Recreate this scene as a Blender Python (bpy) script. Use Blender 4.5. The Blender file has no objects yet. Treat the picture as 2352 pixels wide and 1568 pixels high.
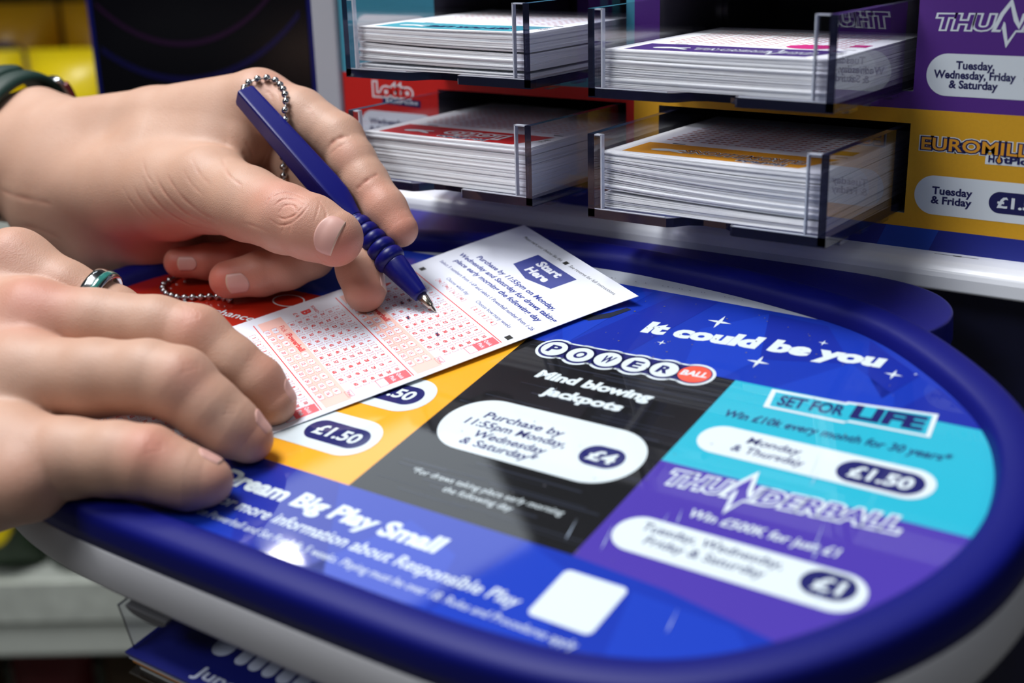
import bpy, bmesh, math, random
import numpy as np
from mathutils import Matrix, Vector

# ---------------------------------------------------------------- units
# The writing desk is modelled in "desk units" (1 u = 0.684 mm), x along the desk,
# y away from the writer, z off the desk top.  The desk slopes towards the writer,
# the dispenser behind it stands upright.
S = 0.000684
L = 0.204
CL, SL = math.cos(L), math.sin(L)
TILT = np.array([[1, 0, 0], [0, CL, -SL], [0, SL, CL]])
C = bpy.context.scene.collection
rnd = random.Random(7)


def W(p):
    """desk units -> world metres"""
    return (TILT @ np.asarray(p, float).T).T * S


def F(x, h, d):
    """dispenser frame (x, height up the upright face, distance out of it) -> desk units"""
    return np.array([x, 135.4 + h * SL - d * CL, h * CL + d * SL])


# ---------------------------------------------------------------- camera
scn = bpy.context.scene
cd = bpy.data.cameras.new('camera')
cam = bpy.data.objects.new('camera', cd)
C.objects.link(cam)
right = np.array([0.80993842, 0.56839635, -0.14465596])
up = np.array([-0.1676823, 0.46074691, 0.87154743])
fwd = np.array([-0.56203417, 0.68164351, -0.46848663])
pos = np.array([337.5610, -421.9753, 286.1179])
cm = np.eye(4)
cm[:3, 0] = TILT @ right
cm[:3, 1] = TILT @ up
cm[:3, 2] = -(TILT @ fwd)
cm[:3, 3] = W(pos)
cam.matrix_world = Matrix(cm.tolist())
cd.sensor_width = 36
cd.lens = 44.552
cd.clip_start = 0.01
cd.clip_end = 50
cd.dof.use_dof = True
cd.dof.focus_distance = 0.432
cd.dof.aperture_fstop = 7.4
cd.dof.aperture_blades = 0
scn.camera = cam

# ---------------------------------------------------------------- light
scn.view_settings.view_transform = 'Standard'
scn.view_settings.look = 'None'
scn.view_settings.gamma = 1
scn.view_settings.exposure = 0.0
scn.view_settings.use_curve_mapping = False
world = bpy.data.worlds.new('shop_ambient')
scn.world = world
world.use_nodes = True
bg = world.node_tree.nodes['Background']
bg.inputs[0].default_value = (0.75, 0.85, 1.0, 1)
bg.inputs[1].default_value = 0.03


def area(name, loc, target, sx, sy, power, col=(1, 1, 1)):
    ld = bpy.data.lights.new(name, 'AREA')
    ld.shape = 'RECTANGLE'
    ld.size, ld.size_y = sx, sy
    ld.energy = power
    ld.color = col
    o = bpy.data.objects.new(name, ld)
    C.objects.link(o)
    o.location = loc
    d = Vector(target) - Vector(loc)
    o.rotation_euler = d.to_track_quat('-Z', 'Y').to_euler()
    return o


# ceiling panels of the shop, plus added fill lamps
area('ceiling_and_fill_lamp', (-0.42, -0.22, 1.5), (0, 0, 0.0), 0.7, 0.5, 29, (0.98, 0.985, 1.0))
area('ceiling_and_fill_lamp', (-0.55, -1.35, 1.35), (0, 0, 0), 0.7, 0.5, 10, (0.96, 0.98, 1.0))  # unseen front fill, added to brighten the slip fronts
area('ceiling_and_fill_lamp', (1.3, -0.5, 1.3), (0, 0, 0), 0.7, 0.7, 3.5, (0.94, 0.97, 1.0))  # weak unseen fill added on the right
area('ceiling_and_fill_lamp', (-1.70, 0.80, 1.69), (0, 0, 0), 0.07, 0.05, 0.9, (1, 1, 1))
area('ceiling_and_fill_lamp', (-1.72, 1.12, 1.9), (0, 0, 0), 0.6, 0.42, 2.0, (0.82, 0.91, 1.0))
area('ceiling_and_fill_lamp', (-0.95, 0.1, 1.3), (-1.0, 1.0, -0.2), 0.5, 0.4, 9, (1.0, 0.98, 0.92))  # unseen lamp added to brighten the far shelving and packs

# ---------------------------------------------------------------- materials
def srgb(c):
    return tuple((v / 255 / 12.92 if v / 255 <= 0.04045 else ((v / 255 + 0.055) / 1.055) ** 2.4) for v in c) + (1,)


MATS = {}


def mat(name, rgb, rough=0.5, metal=0.0, coat=0.0, noise=0.0, nscale=200, bump=0.0, bscale=800, spec=0.5, stretch=None):
    if name in MATS:
        return MATS[name]
    m = bpy.data.materials.new(name)
    MATS[name] = m
    m.use_nodes = True
    nt = m.node_tree
    b = nt.nodes['Principled BSDF']
    c = srgb(rgb)
    b.inputs['Base Color'].default_value = c
    b.inputs['Roughness'].default_value = rough
    b.inputs['Metallic'].default_value = metal
    b.inputs['Coat Weight'].default_value = coat
    b.inputs['Coat Roughness'].default_value = 0.04
    b.inputs['Specular IOR Level'].default_value = spec
    tc = nt.nodes.new('ShaderNodeTexCoord')
    if noise:
        n = nt.nodes.new('ShaderNodeTexNoise')
        n.inputs['Scale'].default_value = nscale
        n.inputs['Detail'].default_value = 5
        nt.links.new(tc.outputs['Object'], n.inputs['Vector'])
        mx = nt.nodes.new('ShaderNodeMix')
        mx.data_type = 'RGBA'
        mx.inputs[6].default_value = tuple(v * (1 - noise) for v in c[:3]) + (1,)
        mx.inputs[7].default_value = tuple(min(1, v * (1 + noise)) for v in c[:3]) + (1,)
        nt.links.new(n.outputs['Fac'], mx.inputs[0])
        nt.links.new(mx.outputs[2], b.inputs['Base Color'])
    if bump:
        n = nt.nodes.new('ShaderNodeTexNoise')
        n.inputs['Scale'].default_value = bscale
        n.inputs['Detail'].default_value = 3
        if stretch:
            mp = nt.nodes.new('ShaderNodeMapping')
            mp.inputs['Scale'].default_value = stretch
            nt.links.new(tc.outputs['Object'], mp.inputs[0])
            nt.links.new(mp.outputs[0], n.inputs['Vector'])
        else:
            nt.links.new(tc.outputs['Object'], n.inputs['Vector'])
        bp = nt.nodes.new('ShaderNodeBump')
        bp.inputs['Strength'].default_value = bump
        bp.inputs['Distance'].default_value = 0.0002
        nt.links.new(n.outputs['Fac'], bp.inputs['Height'])
        nt.links.new(bp.outputs[0], b.inputs['Normal'])
    return m


M_RIM = mat('blue_moulded_plastic', (8, 15, 108), 0.5, spec=0.22, bump=0.25, bscale=2500)
M_BODY = mat('white_moulded_plastic', (214, 214, 220), 0.45, bump=0.15, bscale=1500)
M_GREY = mat('grey_tray_floor', (176, 182, 190), 0.3, coat=0.5)
M_NAVY = mat('navy_cabinet', (10, 14, 52), 0.5, noise=0.2)
M_WHITE_METAL = mat('white_ledge_paint', (222, 226, 234), 0.3, noise=0.04, nscale=60)
M_POST = mat('grey_post_paint', (176, 180, 190), 0.45)
M_DARK = mat('dark_housing', (86, 84, 96), 0.55)
M_PAPER = mat('white_paper', (220, 224, 236), 0.6)
M_SHEET = mat('sheet_paper', (247, 249, 255), 0.7, noise=0.02, nscale=400)


def inkm(name, rgb, **k):
    k.setdefault('rough', 0.5)
    return mat(name, rgb, **k)


# laminated desk print inks (clear laminate = coat)
def desk_ink(name, rgb, noise=0.0, **k):
    return mat('laminated_' + name, rgb, rough=0.6, coat=0.9, spec=0.08, noise=noise, **k)


D_BLUE = desk_ink('blue', (18, 50, 166))
D_BLUE2 = desk_ink('deep_blue', (18, 40, 152))
D_BLUE3 = desk_ink('bright_blue', (22, 58, 178))
D_BLACK = desk_ink('black', (13, 14, 18), noise=0.35, nscale=30)
D_STREAK = desk_ink('streak_grey', (36, 40, 52))
D_CYAN = desk_ink('cyan', (40, 172, 198))
D_PURPLE = desk_ink('purple', (72, 54, 160))
D_GOLD = desk_ink('gold', (236, 166, 36))
D_RED = desk_ink('red', (164, 30, 12))
D_WHITE = desk_ink('white', (212, 224, 230))
D_NAVY = desk_ink('navy', (30, 32, 98))
D_CORAL = desk_ink('coral', (236, 88, 66))
# dispenser print inks
K = dict(rough=0.55, noise=0.06, nscale=900)
P_PURPLE = inkm('print_purple', (84, 36, 134), **K)
P_GOLD = inkm('print_gold', (222, 164, 26), **K)
P_RED = inkm('print_red', (200, 20, 14), **K)
P_TEAL = inkm('print_teal', (66, 152, 176), **K)
P_BLUE = inkm('print_blue', (22, 36, 138), **K)
P_BLUE2 = inkm('print_bright_blue', (18, 66, 176), **K)
P_WHITE = inkm('print_white', (226, 234, 240), rough=0.5)
P_NAVY = inkm('print_navy', (22, 22, 84), rough=0.5)
P_GOLDTEXT = inkm('print_gold_letters', (232, 160, 40), rough=0.4)
# slip inks
I_RED = inkm('slip_red', (222, 72, 72), rough=0.6)
I_PINK = inkm('slip_pink', (240, 192, 182), rough=0.6)
I_ROSE = inkm('slip_rose', (240, 96, 106), rough=0.6)
I_NAVY = inkm('slip_navy', (34, 48, 134), rough=0.6)
I_BLACK = inkm('slip_black', (24, 24, 20), rough=0.6)
I_BALL = inkm('ballpoint_ink', (40, 18, 70), rough=0.4)
I_MAGENTA = inkm('slip_magenta', (196, 30, 120), rough=0.6)


def clear_mat(name, tint, gloss, dark=0.0):
    m = bpy.data.materials.new(name)
    m.use_nodes = True
    nt = m.node_tree
    nt.nodes.clear()
    out = nt.nodes.new('ShaderNodeOutputMaterial')
    tr = nt.nodes.new('ShaderNodeBsdfTransparent')
    tr.inputs[0].default_value = tint
    gl = nt.nodes.new('ShaderNodeBsdfGlossy')
    gl.inputs['Roughness'].default_value = gloss
    # two-sided Schlick reflectance of a thin clear wall
    lw = nt.nodes.new('ShaderNodeLayerWeight')
    lw.inputs[0].default_value = 0.5
    pw = nt.nodes.new('ShaderNodeMath')
    pw.operation = 'POWER'
    pw.inputs[1].default_value = 3.6
    nt.links.new(lw.outputs['Facing'], pw.inputs[0])
    ma = nt.nodes.new('ShaderNodeMath')
    ma.operation = 'MULTIPLY_ADD'
    ma.inputs[1].default_value = 0.94
    ma.inputs[2].default_value = 0.05
    nt.links.new(pw.outputs[0], ma.inputs[0])
    mx = nt.nodes.new('ShaderNodeMixShader')
    nt.links.new(ma.outputs[0], mx.inputs[0])
    nt.links.new(tr.outputs[0], mx.inputs[1])
    nt.links.new(gl.outputs[0], mx.inputs[2])
    nt.links.new(mx.outputs[0], out.inputs[0])
    MATS[name] = m
    return m


M_CLEAR = clear_mat('clear_acrylic', (0.93, 0.93, 0.96, 1), 0.03)
M_EDGE = mat('acrylic_edge', (34, 36, 58), 0.08, spec=0.8)
M_EDGE.node_tree.nodes['Principled BSDF'].inputs['Transmission Weight'].default_value = 0.45
M_EDGE.node_tree.nodes['Principled BSDF'].inputs['IOR'].default_value = 1.49
M_FLANGE = clear_mat('acrylic_flange', (0.86, 0.86, 0.9, 1), 0.08)
M_LIP = mat('acrylic_lip_highlight', (206, 212, 226), 0.12, spec=1.0)


# ---------------------------------------------------------------- object helpers
def link(o, parent=None):
    C.objects.link(o)
    if parent is not None:
        o.parent = parent
    return o


def tag(o, label=None, cat=None, group=None, kind=None):
    if label:
        o['label'] = label
    if cat:
        o['category'] = cat
    if group:
        o['group'] = group
    if kind:
        o['kind'] = kind
    return o


def thing(name, loc_u, label, cat, group=None, kind=None):
    o = bpy.data.objects.new(name, None)
    o.empty_display_size = 0.01
    C.objects.link(o)
    o.location = W(loc_u)
    tag(o, label, cat, group, kind)
    return o


def wloc(o):
    v = Vector(o.location)
    while o.parent is not None:
        o = o.parent
        v = v + Vector(o.location)
    return v


def obj(name, verts_u, faces, mats, parent=None, midx=None, smooth=False, world_in=False, recalc=True):
    """one mesh object; verts in desk units; origin at the middle of its footprint"""
    v = np.asarray(verts_u, float)
    w = v if world_in else W(v)
    org = np.array([(w[:, 0].min() + w[:, 0].max()) / 2, (w[:, 1].min() + w[:, 1].max()) / 2, w[:, 2].min()])
    me = bpy.data.meshes.new(name)
    me.from_pydata((w - org).tolist(), [], [tuple(int(i) for i in f) for f in faces])
    if not isinstance(mats, (list, tuple)):
        mats = [mats]
    for m in mats:
        me.materials.append(m)
    if midx is not None:
        me.polygons.foreach_set('material_index', list(midx))
    me.validate()
    if recalc:
        b = bmesh.new()
        b.from_mesh(me)
        bmesh.ops.recalc_face_normals(b, faces=b.faces)
        b.to_mesh(me)
        b.free()
    if smooth:
        me.polygons.foreach_set('use_smooth', [True] * len(me.polygons))
    me.update()
    o = bpy.data.objects.new(name, me)
    C.objects.link(o)
    if parent is not None:
        o.parent = parent
        o.location = Vector(org) - wloc(parent)
    else:
        o.location = org
    return o


def bevel(o, w_u, seg=2, ang=40):
    m = o.modifiers.new('bevel', 'BEVEL')
    m.width = w_u * S
    m.segments = seg
    m.limit_method = 'ANGLE'
    m.angle_limit = math.radians(ang)
    m.harden_normals = False
    return o


class MB:
    """collects pieces of ONE mesh"""

    def __init__(self):
        self.v, self.f, self.m = [], [], []

    def add(self, v, f, m=0):
        k = len(self.v)
        self.v.extend([tuple(map(float, p)) for p in v])
        for q in f:
            self.f.append(tuple(k + i for i in q))
            self.m.append(m)

    def hexa(self, p, m=0, fm=None):
        """8 corners: bottom 0-3, top 4-7 (same winding)"""
        fs = [(0, 3, 2, 1), (4, 5, 6, 7), (0, 1, 5, 4), (1, 2, 6, 5), (2, 3, 7, 6), (3, 0, 4, 7)]
        k = len(self.v)
        self.v.extend([tuple(map(float, q)) for q in p])
        for i, q in enumerate(fs):
            self.f.append(tuple(k + j for j in q))
            self.m.append(fm[i] if fm else m)

    def box(self, fr, a, b, m=0, fm=None):
        x0, y0, z0 = a
        x1, y1, z1 = b
        c = [(x0, y0, z0), (x1, y0, z0), (x1, y1, z0), (x0, y1, z0), (x0, y0, z1), (x1, y0, z1), (x1, y1, z1), (x0, y1, z1)]
        self.hexa([fr(*q) for q in c], m, fm)

    def prism(self, fr, poly, z0, z1, m=0):
        n = len(poly)
        v = [fr(x, y, z0) for x, y in poly] + [fr(x, y, z1) for x, y in poly]
        f = [tuple(range(n))[::-1], tuple(range(n, 2 * n))] + [(i, (i + 1) % n, n + (i + 1) % n, n + i) for i in range(n)]
        self.add(v, f, m)

    def build(self, name, mats, parent=None, **k):
        return obj(name, self.v, self.f, mats, parent, midx=self.m, **k)


DESK = lambda x, y, z: np.array([x, y, z])


# ---------------------------------------------------------------- lettering
_gc = {}


def glyphs(s, bold=0.0, res=3):
    key = (s, bold, res)
    if key in _gc:
        return _gc[key]
    cu = bpy.data.curves.new('lettering', 'FONT')
    cu.body = s
    cu.size = 1.0
    cu.offset = bold
    cu.resolution_u = res
    cu.fill_mode = 'FRONT'
    o = bpy.data.objects.new('lettering', cu)
    C.objects.link(o)
    dg = bpy.context.evaluated_depsgraph_get()
    me = bpy.data.meshes.new_from_object(o.evaluated_get(dg))
    v = np.array([(p.co.x, p.co.y) for p in me.vertices]) if len(me.vertices) else np.zeros((0, 2))
    f = [tuple(p.vertices) for p in me.polygons]
    bpy.data.meshes.remove(me)
    C.objects.unlink(o)
    bpy.data.objects.remove(o)
    bpy.data.curves.remove(cu)
    _gc[key] = (v, f)
    return v, f


def capline(bold):
    v, _ = glyphs('H', bold)
    return v[:, 1].min(), v[:, 1].max()


class Sheet:
    """flat printed artwork: fills and lettering on one surface, a mesh per part"""

    def __init__(self, frame, step=0.035):
        self.fr, self.step = frame, step
        self.mb = MB()
        self.mats = []

    def mi(self, m):
        if m not in self.mats:
            self.mats.append(m)
        return self.mats.index(m)

    def raw(self, pts, faces, lay, m):
        self.mb.add([self.fr(x, y, lay * self.step) for x, y in pts], faces, self.mi(m))

    def poly(self, pts, lay, m):
        self.raw(pts, [tuple(range(len(pts)))], lay, m)

    def rect(self, x0, y0, x1, y1, lay, m):
        self.poly([(x0, y0), (x1, y0), (x1, y1), (x0, y1)], lay, m)

    def pill(self, x0, y0, x1, y1, lay, m, r=None, n=14):
        r = r or abs(y1 - y0) / 2
        pts = []
        for cx, cy, a in ((x1 - r, y1 - r, 0), (x0 + r, y1 - r, 90), (x0 + r, y0 + r, 180), (x1 - r, y0 + r, 270)):
            for i in range(n + 1):
                t = math.radians(a + 90 * i / n)
                pts.append((cx + r * math.cos(t), cy + r * math.sin(t)))
        self.poly(pts, lay, m)

    def disc(self, cx, cy, rx, ry, lay, m, n=36, ang=0):
        self.poly([(cx + rx * math.cos(2 * math.pi * i / n) * math.cos(ang) - ry * math.sin(2 * math.pi * i / n) * math.sin(ang),
                    cy + rx * math.cos(2 * math.pi * i / n) * math.sin(ang) + ry * math.sin(2 * math.pi * i / n) * math.cos(ang)) for i in range(n)], lay, m)

    def star(self, cx, cy, r, lay, m):
        pts = []
        for i in range(16):
            t = math.pi / 2 + i * math.pi / 8
            rr = r * (1, 0.36, 0.2, 0.36)[i % 4]
            pts.append((cx + rr * math.cos(t), cy + rr * math.sin(t)))
        self.raw(pts + [(cx, cy)], [(i, (i + 1) % 16, 16) for i in range(16)], lay, m)

    def text(self, s, x0, y0, x1, h, lay, m, bold=0.03, shear=0.0, y1=None, ang=0.0, res=3, center=False, ref_bold=None):
        """baseline from (x0,y0) to (x1,y1); h = capital height; x1 None keeps the natural width"""
        v, f = glyphs(s, bold, res)
        if not len(v):
            return
        rv = v if ref_bold is None else glyphs(s, ref_bold, res)[0]
        a, b = capline(bold if ref_bold is None else ref_bold)
        lo, hi = rv[:, 0].min(), rv[:, 0].max()
        sy = h / (b - a)
        y1 = y0 if y1 is None else y1
        if x1 is None:
            sx = sy
            dx, dy = math.cos(ang), math.sin(ang)
            off = -(hi - lo) * sx / 2 if center else 0
            p0 = (x0 + dx * off, y0 + dy * off)
        else:
            ln = math.hypot(x1 - x0, y1 - y0)
            dx, dy = (x1 - x0) / ln, (y1 - y0) / ln
            sx = ln / (hi - lo)
            p0 = (x0, y0)
        X = (v[:, 0] - lo) * sx
        Y = (v[:, 1] - a) * sy
        X = X + shear * Y
        pts = [(p0[0] + dx * q - dy * w, p0[1] + dy * q + dx * w) for q, w in zip(X, Y)]
        self.raw(pts, f, lay, m)

    def build(self, name, parent=None, **k):
        return self.mb.build(name, self.mats, parent, recalc=False, **k)


# ================================================================ the writing desk
def smooth_curve(pts, n):
    """Catmull-Rom through pts, n samples per span"""
    P = [np.array(p, float) for p in pts]
    out = []
    m = len(P)
    for i in range(m - 1):
        p0, p1, p2, p3 = P[max(i - 1, 0)], P[i], P[i + 1], P[min(i + 2, m - 1)]
        if i == 0:
            p0 = 2 * p1 - p2
        if i == m - 2:
            p3 = 2 * p2 - p1
        for k in range(n):
            t = k / n
            out.append(0.5 * ((2 * p1) + (-p0 + p2) * t + (2 * p0 - 5 * p1 + 4 * p2 - p3) * t * t + (-p0 + 3 * p1 - 3 * p2 + p3) * t ** 3))
    out.append(P[-1])
    return out


half = [(0, 78.5), (25, 77.5), (77, 72), (126, 62), (152, 52.5), (175, 38), (200, 17), (217, -3), (227, -24), (232, -46), (232.5, -68), (227.5, -93), (217, -116),
        (203, -137), (188, -153.5), (173, -165), (157, -172.5), (137, -178), (113, -181), (86, -182.5), (40, -183), (0, -183)]
rim_r = smooth_curve(half, 5)
loop = [tuple(p) for p in rim_r] + [(-p[0] * (1.03 + 0.13 * max(0.0, min(1.0, (p[0] - 150) / 80.0))), p[1]) for p in rim_r[-2:0:-1]]
loop = np.array(loop)


def offset_loop(lp, d):
    a = np.roll(lp, 1, 0)
    b = np.roll(lp, -1, 0)
    t = b - a
    n = np.stack([t[:, 1], -t[:, 0]], 1)
    n /= np.linalg.norm(n, axis=1)[:, None]
    return lp - n * d * (1 if ((lp[1] - lp[0])[0] > 0) else -1)


# orientation: loop runs clockwise seen from above -> outward normal is to the left
def sweep(profile, closed=True):
    """profile: list of (offset outwards, z)"""
    v, f = [], []
    n = len(loop)
    for o_, z in profile:
        lp = offset_loop(loop, o_)
        v += [(x, y, z) for x, y in lp]
    m = len(profile)
    for j in range(m if closed else m - 1):
        for i in range(n):
            a, b = j * n, ((j + 1) % m) * n
            f.append((a + i, a + (i + 1) % n, b + (i + 1) % n, b + i))
    return v, f


desk = thing('writing_desk', (0, -50, -40), 'rounded blue and white counter desk sloping under both hands, with a printed games sheet', 'desk')
_t = offset_loop(loop, 5)
OUTS = 1 if abs(_t[:, 0]).max() > abs(loop[:, 0]).max() else -1


def sw(profile, closed=True):
    return sweep([(o_ * OUTS, z) for o_, z in profile], closed)


v, f = sw([(-0.6, -1.0), (0.0, 0.6), (0.8, 3.6), (2.2, 6.0), (4.4, 7.2), (9, 7.5), (13.4, 7.2), (15.6, 6.3), (17.0, 4.4), (17.7, 1.4), (18.2, -3), (18.6, -9), (15, -9), (2, -9)])
obj('rim', v, f, M_RIM, desk, smooth=True)
v, f = sw([(18.4, -9.2), (19.0, -10.2), (19.8, -22), (19.6, -30), (17.5, -34.5), (10, -36.5), (-20, -36.5), (-20, -9.2)])
o = obj('body', v, f, M_BODY, desk, smooth=True)
o['label'] = 'white moulded side of the desk'
# inner floor and underside
lp = offset_loop(loop, -0.3 * OUTS)
mb = MB()
mb.prism(DESK, [tuple(p) for p in lp], -6, -0.25)
mb.build('tray_floor', M_GREY, desk)
lp = offset_loop(loop, -19 * OUTS)
mb = MB()
mb.prism(DESK, [tuple(p) for p in lp], -36, -28)
mb.build('underside', M_BODY, desk)
# connecting lobe between desk and dispenser, rounded at its free end
lob = []
for x, y in [(60, 84), (120, 76), (150, 66), (168, 66), (175, 76), (175.5, 86), (171.5, 95), (163, 103), (149, 109), (130, 112), (100, 113), (40, 113), (-40, 113), (-200, 113), (-252, 106), (-262, 90), (-240, 62), (-200, 60), (-120, 76)]:
    lob.append((x, y))
lobs = [tuple(p) for p in smooth_curve(lob, 4)]
mb = MB()
mb.prism(DESK, lobs, -14, 0.6)
o = mb.build('connecting_plate', mat('blue_plate_plastic', (20, 24, 120), 0.38, bump=0.3, bscale=2500), desk)
bevel(o, 1.4, 3)


# ---- printed sheet under the clear laminate, clipped to the tray opening
def clip_poly(pts, clip):
    """Sutherland-Hodgman against a convex clockwise/ccw polygon"""
    def area2(p):
        return sum(p[i][0] * p[(i + 1) % len(p)][1] - p[(i + 1) % len(p)][0] * p[i][1] for i in range(len(p)))
    sgn = 1 if area2(clip) > 0 else -1
    out = list(pts)
    n = len(clip)
    for i in range(n):
        a, b = clip[i], clip[(i + 1) % n]
        inp, out = out, []
        if not inp:
            break
        def side(p):
            return sgn * ((b[0] - a[0]) * (p[1] - a[1]) - (b[1] - a[1]) * (p[0] - a[0]))
        for j in range(len(inp)):
            p, q = inp[j], inp[(j + 1) % len(inp)]
            sp, sq = side(p), side(q)
            if sp >= 0:
                out.append(p)
            if (sp >= 0) != (sq >= 0):
                t = sp / (sp - sq)
                out.append((p[0] + t * (q[0] - p[0]), p[1] + t * (q[1] - p[1])))
    return out


def hull(pts):
    pts = sorted(set((round(float(x), 4), round(float(y), 4)) for x, y in pts))
    def half_(ps):
        h = []
        for p in ps:
            while len(h) >= 2 and (h[-1][0] - h[-2][0]) * (p[1] - h[-2][1]) - (h[-1][1] - h[-2][1]) * (p[0] - h[-2][0]) <= 0:
                h.pop()
            h.append(p)
        return h
    lo, hi = half_(pts), half_(pts[::-1])
    return lo[:-1] + hi[:-1]


CLIP = hull([tuple(p) for p in offset_loop(loop, 0.3 * OUTS)])
base = Sheet(DESK)
PT = 65.5
for pts, m in (([(-290, 0), (260, 0), (260, PT - 4), (120, PT - 3), (0, PT), (-120, PT - 3), (-290, PT - 4)], D_BLUE),
               ([(110, -66), (260, -66), (260, 0), (110, 0)], D_CYAN),
               ([(110, -200), (260, -200), (260, -66), (110, -66)], D_PURPLE),
               ([(0, -132), (110, -132), (110, 0), (0, 0)], D_BLACK),
               ([(-110, -132), (0, -132), (0, 0), (-110, 0)], D_GOLD),
               ([(-290, -132), (-110, -132), (-110, 0), (-290, 0)], D_RED)):
    base.poly(clip_poly(pts, CLIP), 1, m)
base.poly(clip_poly([(-290, -200), (260, -200), (260, -147), (200, -143), (178, -139), (150, -134.5), (110, -132), (-290, -132)], CLIP), 2, D_BLUE)
# facets in the blue artwork
for pts, m in [([(20, 0), (46, 62), (70, 63), (52, 0)], D_BLUE2), ([(84, 0), (74, 36), (98, 60), (112, 20), (104, 0)], D_BLUE3), ([(112, 20), (98, 60), (128, 58), (150, 30)], D_BLUE2),
               ([(128, 0), (150, 30), (176, 12), (180, 0)], D_BLUE3), ([(150, 52), (180, 30), (172, 8), (160, 24)], D_BLUE2), ([(20, 0), (0, 30), (30, 62), (34, 62)], D_BLUE3),
               ([(180, 0), (190, 24), (220, 0)], D_BLUE2), ([(-60, -132), (-20, -180), (30, -180), (-5, -132)], D_BLUE2), ([(40, -140), (20, -182), (80, -182), (70, -150)], D_BLUE3),
               ([(90, -132), (80, -182), (130, -182), (112, -140)], D_BLUE3), ([(140, -140), (150, -182), (200, -160), (180, -142)], D_BLUE3), ([(-110, -132), (-90, -182), (-60, -182), (-70, -132)], D_BLUE3)]:
    q = clip_poly(pts, CLIP)
    if len(q) > 2:
        base.poly(q, 3, m)
# brushed streaks across the black panel
for i in range(46):
    y = rnd.uniform(-129, -2)
    x = rnd.uniform(1, 70)
    w_ = rnd.uniform(20, 80)
    base.rect(x, y, min(109.5, x + w_), y + rnd.uniform(0.25, 1.3), 2.5, D_STREAK)
base.build('printed_sheet', desk)


def outlined(sh, s, x0, y0, x1, h, lay, inner, outer, ob=0.09, ib=0.01, shear=0.0, y1=None, mid=None, mb_=0.05):
    sh.text(s, x0, y0, x1, h, lay, outer, bold=ob, shear=shear, y1=y1, ref_bold=ib)
    if mid:
        sh.text(s, x0, y0, x1, h, lay + 1, mid, bold=mb_, shear=shear, y1=y1, ref_bold=ib)
    sh.text(s, x0, y0, x1, h, lay + 2, inner, bold=ib, shear=shear, y1=y1)


# slogan and stars on the top band
s = Sheet(DESK)
s.text('It could be you', 48.5, 23.6, 162.5, 11.2, 5, D_WHITE, bold=0.06, shear=0.14, y1=30.9)
for cx, cy, r in ((79.5, 45, 6.2), (112.4, 17.4, 5.4), (169.7, 27.6, 4), (63.4, 18, 2.4), (132.1, 42.8, 2.4), (178, 31, 1)):
    s.star(cx, cy, r, 5, D_WHITE)
s.poly([(12, 26), (19, 25), (27, 31), (33, 42), (30, 43), (25, 36), (19, 31), (13, 31)], 5, D_STREAK)
s.build('slogan_lettering', desk)
# black panel
s = Sheet(DESK)
PB = [(18.3, -5.3), (33.2, -6.0), (47.8, -5.2), (62.3, -4.6), (76.6, -3.9)]
for k, m, g in ((4, D_WHITE, 9.2), (5, D_NAVY, 7.8)):
    for x, y in PB:
        s.disc(x, y + 0.6, g, g * 0.98, k + (0.2 * PB.index((x, y))) * 0, m)
    s.disc(91.2, -2.4, g * 1.06, g * 0.98, k, m)
    s.poly([(18, 0.6 - 5.3 + g * 0.8), (91, -2.4 + g * 0.8), (91, -2.4 - g * 0.8), (18, 0.6 - 5.3 - g * 0.8)], k, m)
for (x, y), ch in zip(PB, 'POWER'):
    s.disc(x, y + 0.6, 6.6, 6.3, 7, D_WHITE)
    s.text(ch, x - 3.4, y - 2.6, x + 2.6, 6.4, 8, D_NAVY, bold=0.04, shear=0.16)
s.disc(91.2, -2.2, 7.6, 6.9, 7, D_CORAL)
s.text('BALL', 84.9, -4.6, 97.2, 4.4, 8, D_WHITE, bold=0.04, shear=0.16, y1=-3.4)
s.build('ball_game_logo', desk)
s = Sheet(DESK)
s.text('Mind blowing', 23.6, -30, 83.5, 6.8, 5, D_WHITE, bold=0.05, shear=0.14)
s.text('jackpots', 34.6, -41.6, 75.4, 6.8, 5, D_WHITE, bold=0.05, shear=0.14)
s.pill(5.6, -92.2, 104.6, -53, 5, D_WHITE)
for t_, x0, x1, y in (('Purchase by', 22, 62.8, -67.6), ('11:55pm Monday,', 16.4, 68.6, -74.4), ('Wednesday', 25.8, 63, -81.6), ('& Saturday*', 23.4, 62.2, -88)):
    s.text(t_, x0, y, x1, 4.9, 6, D_NAVY, bold=0.02, shear=0.14)
s.pill(76.8, -80.6, 97, -66.6, 6, D_NAVY)
s.text('\u00a34', 80.6, -77.2, 93, 7.2, 7, D_WHITE, bold=0.035, shear=0.1)
s.text('*For draws taking place early morning', 18, -113.6, 93, 3.4, 5, D_WHITE, bold=0.0, shear=0.14, res=2)
s.text('the following day', 39, -119.4, 73, 3.4, 5, D_WHITE, bold=0.0, shear=0.14, res=2)
s.build('black_panel_lettering', desk)
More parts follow.
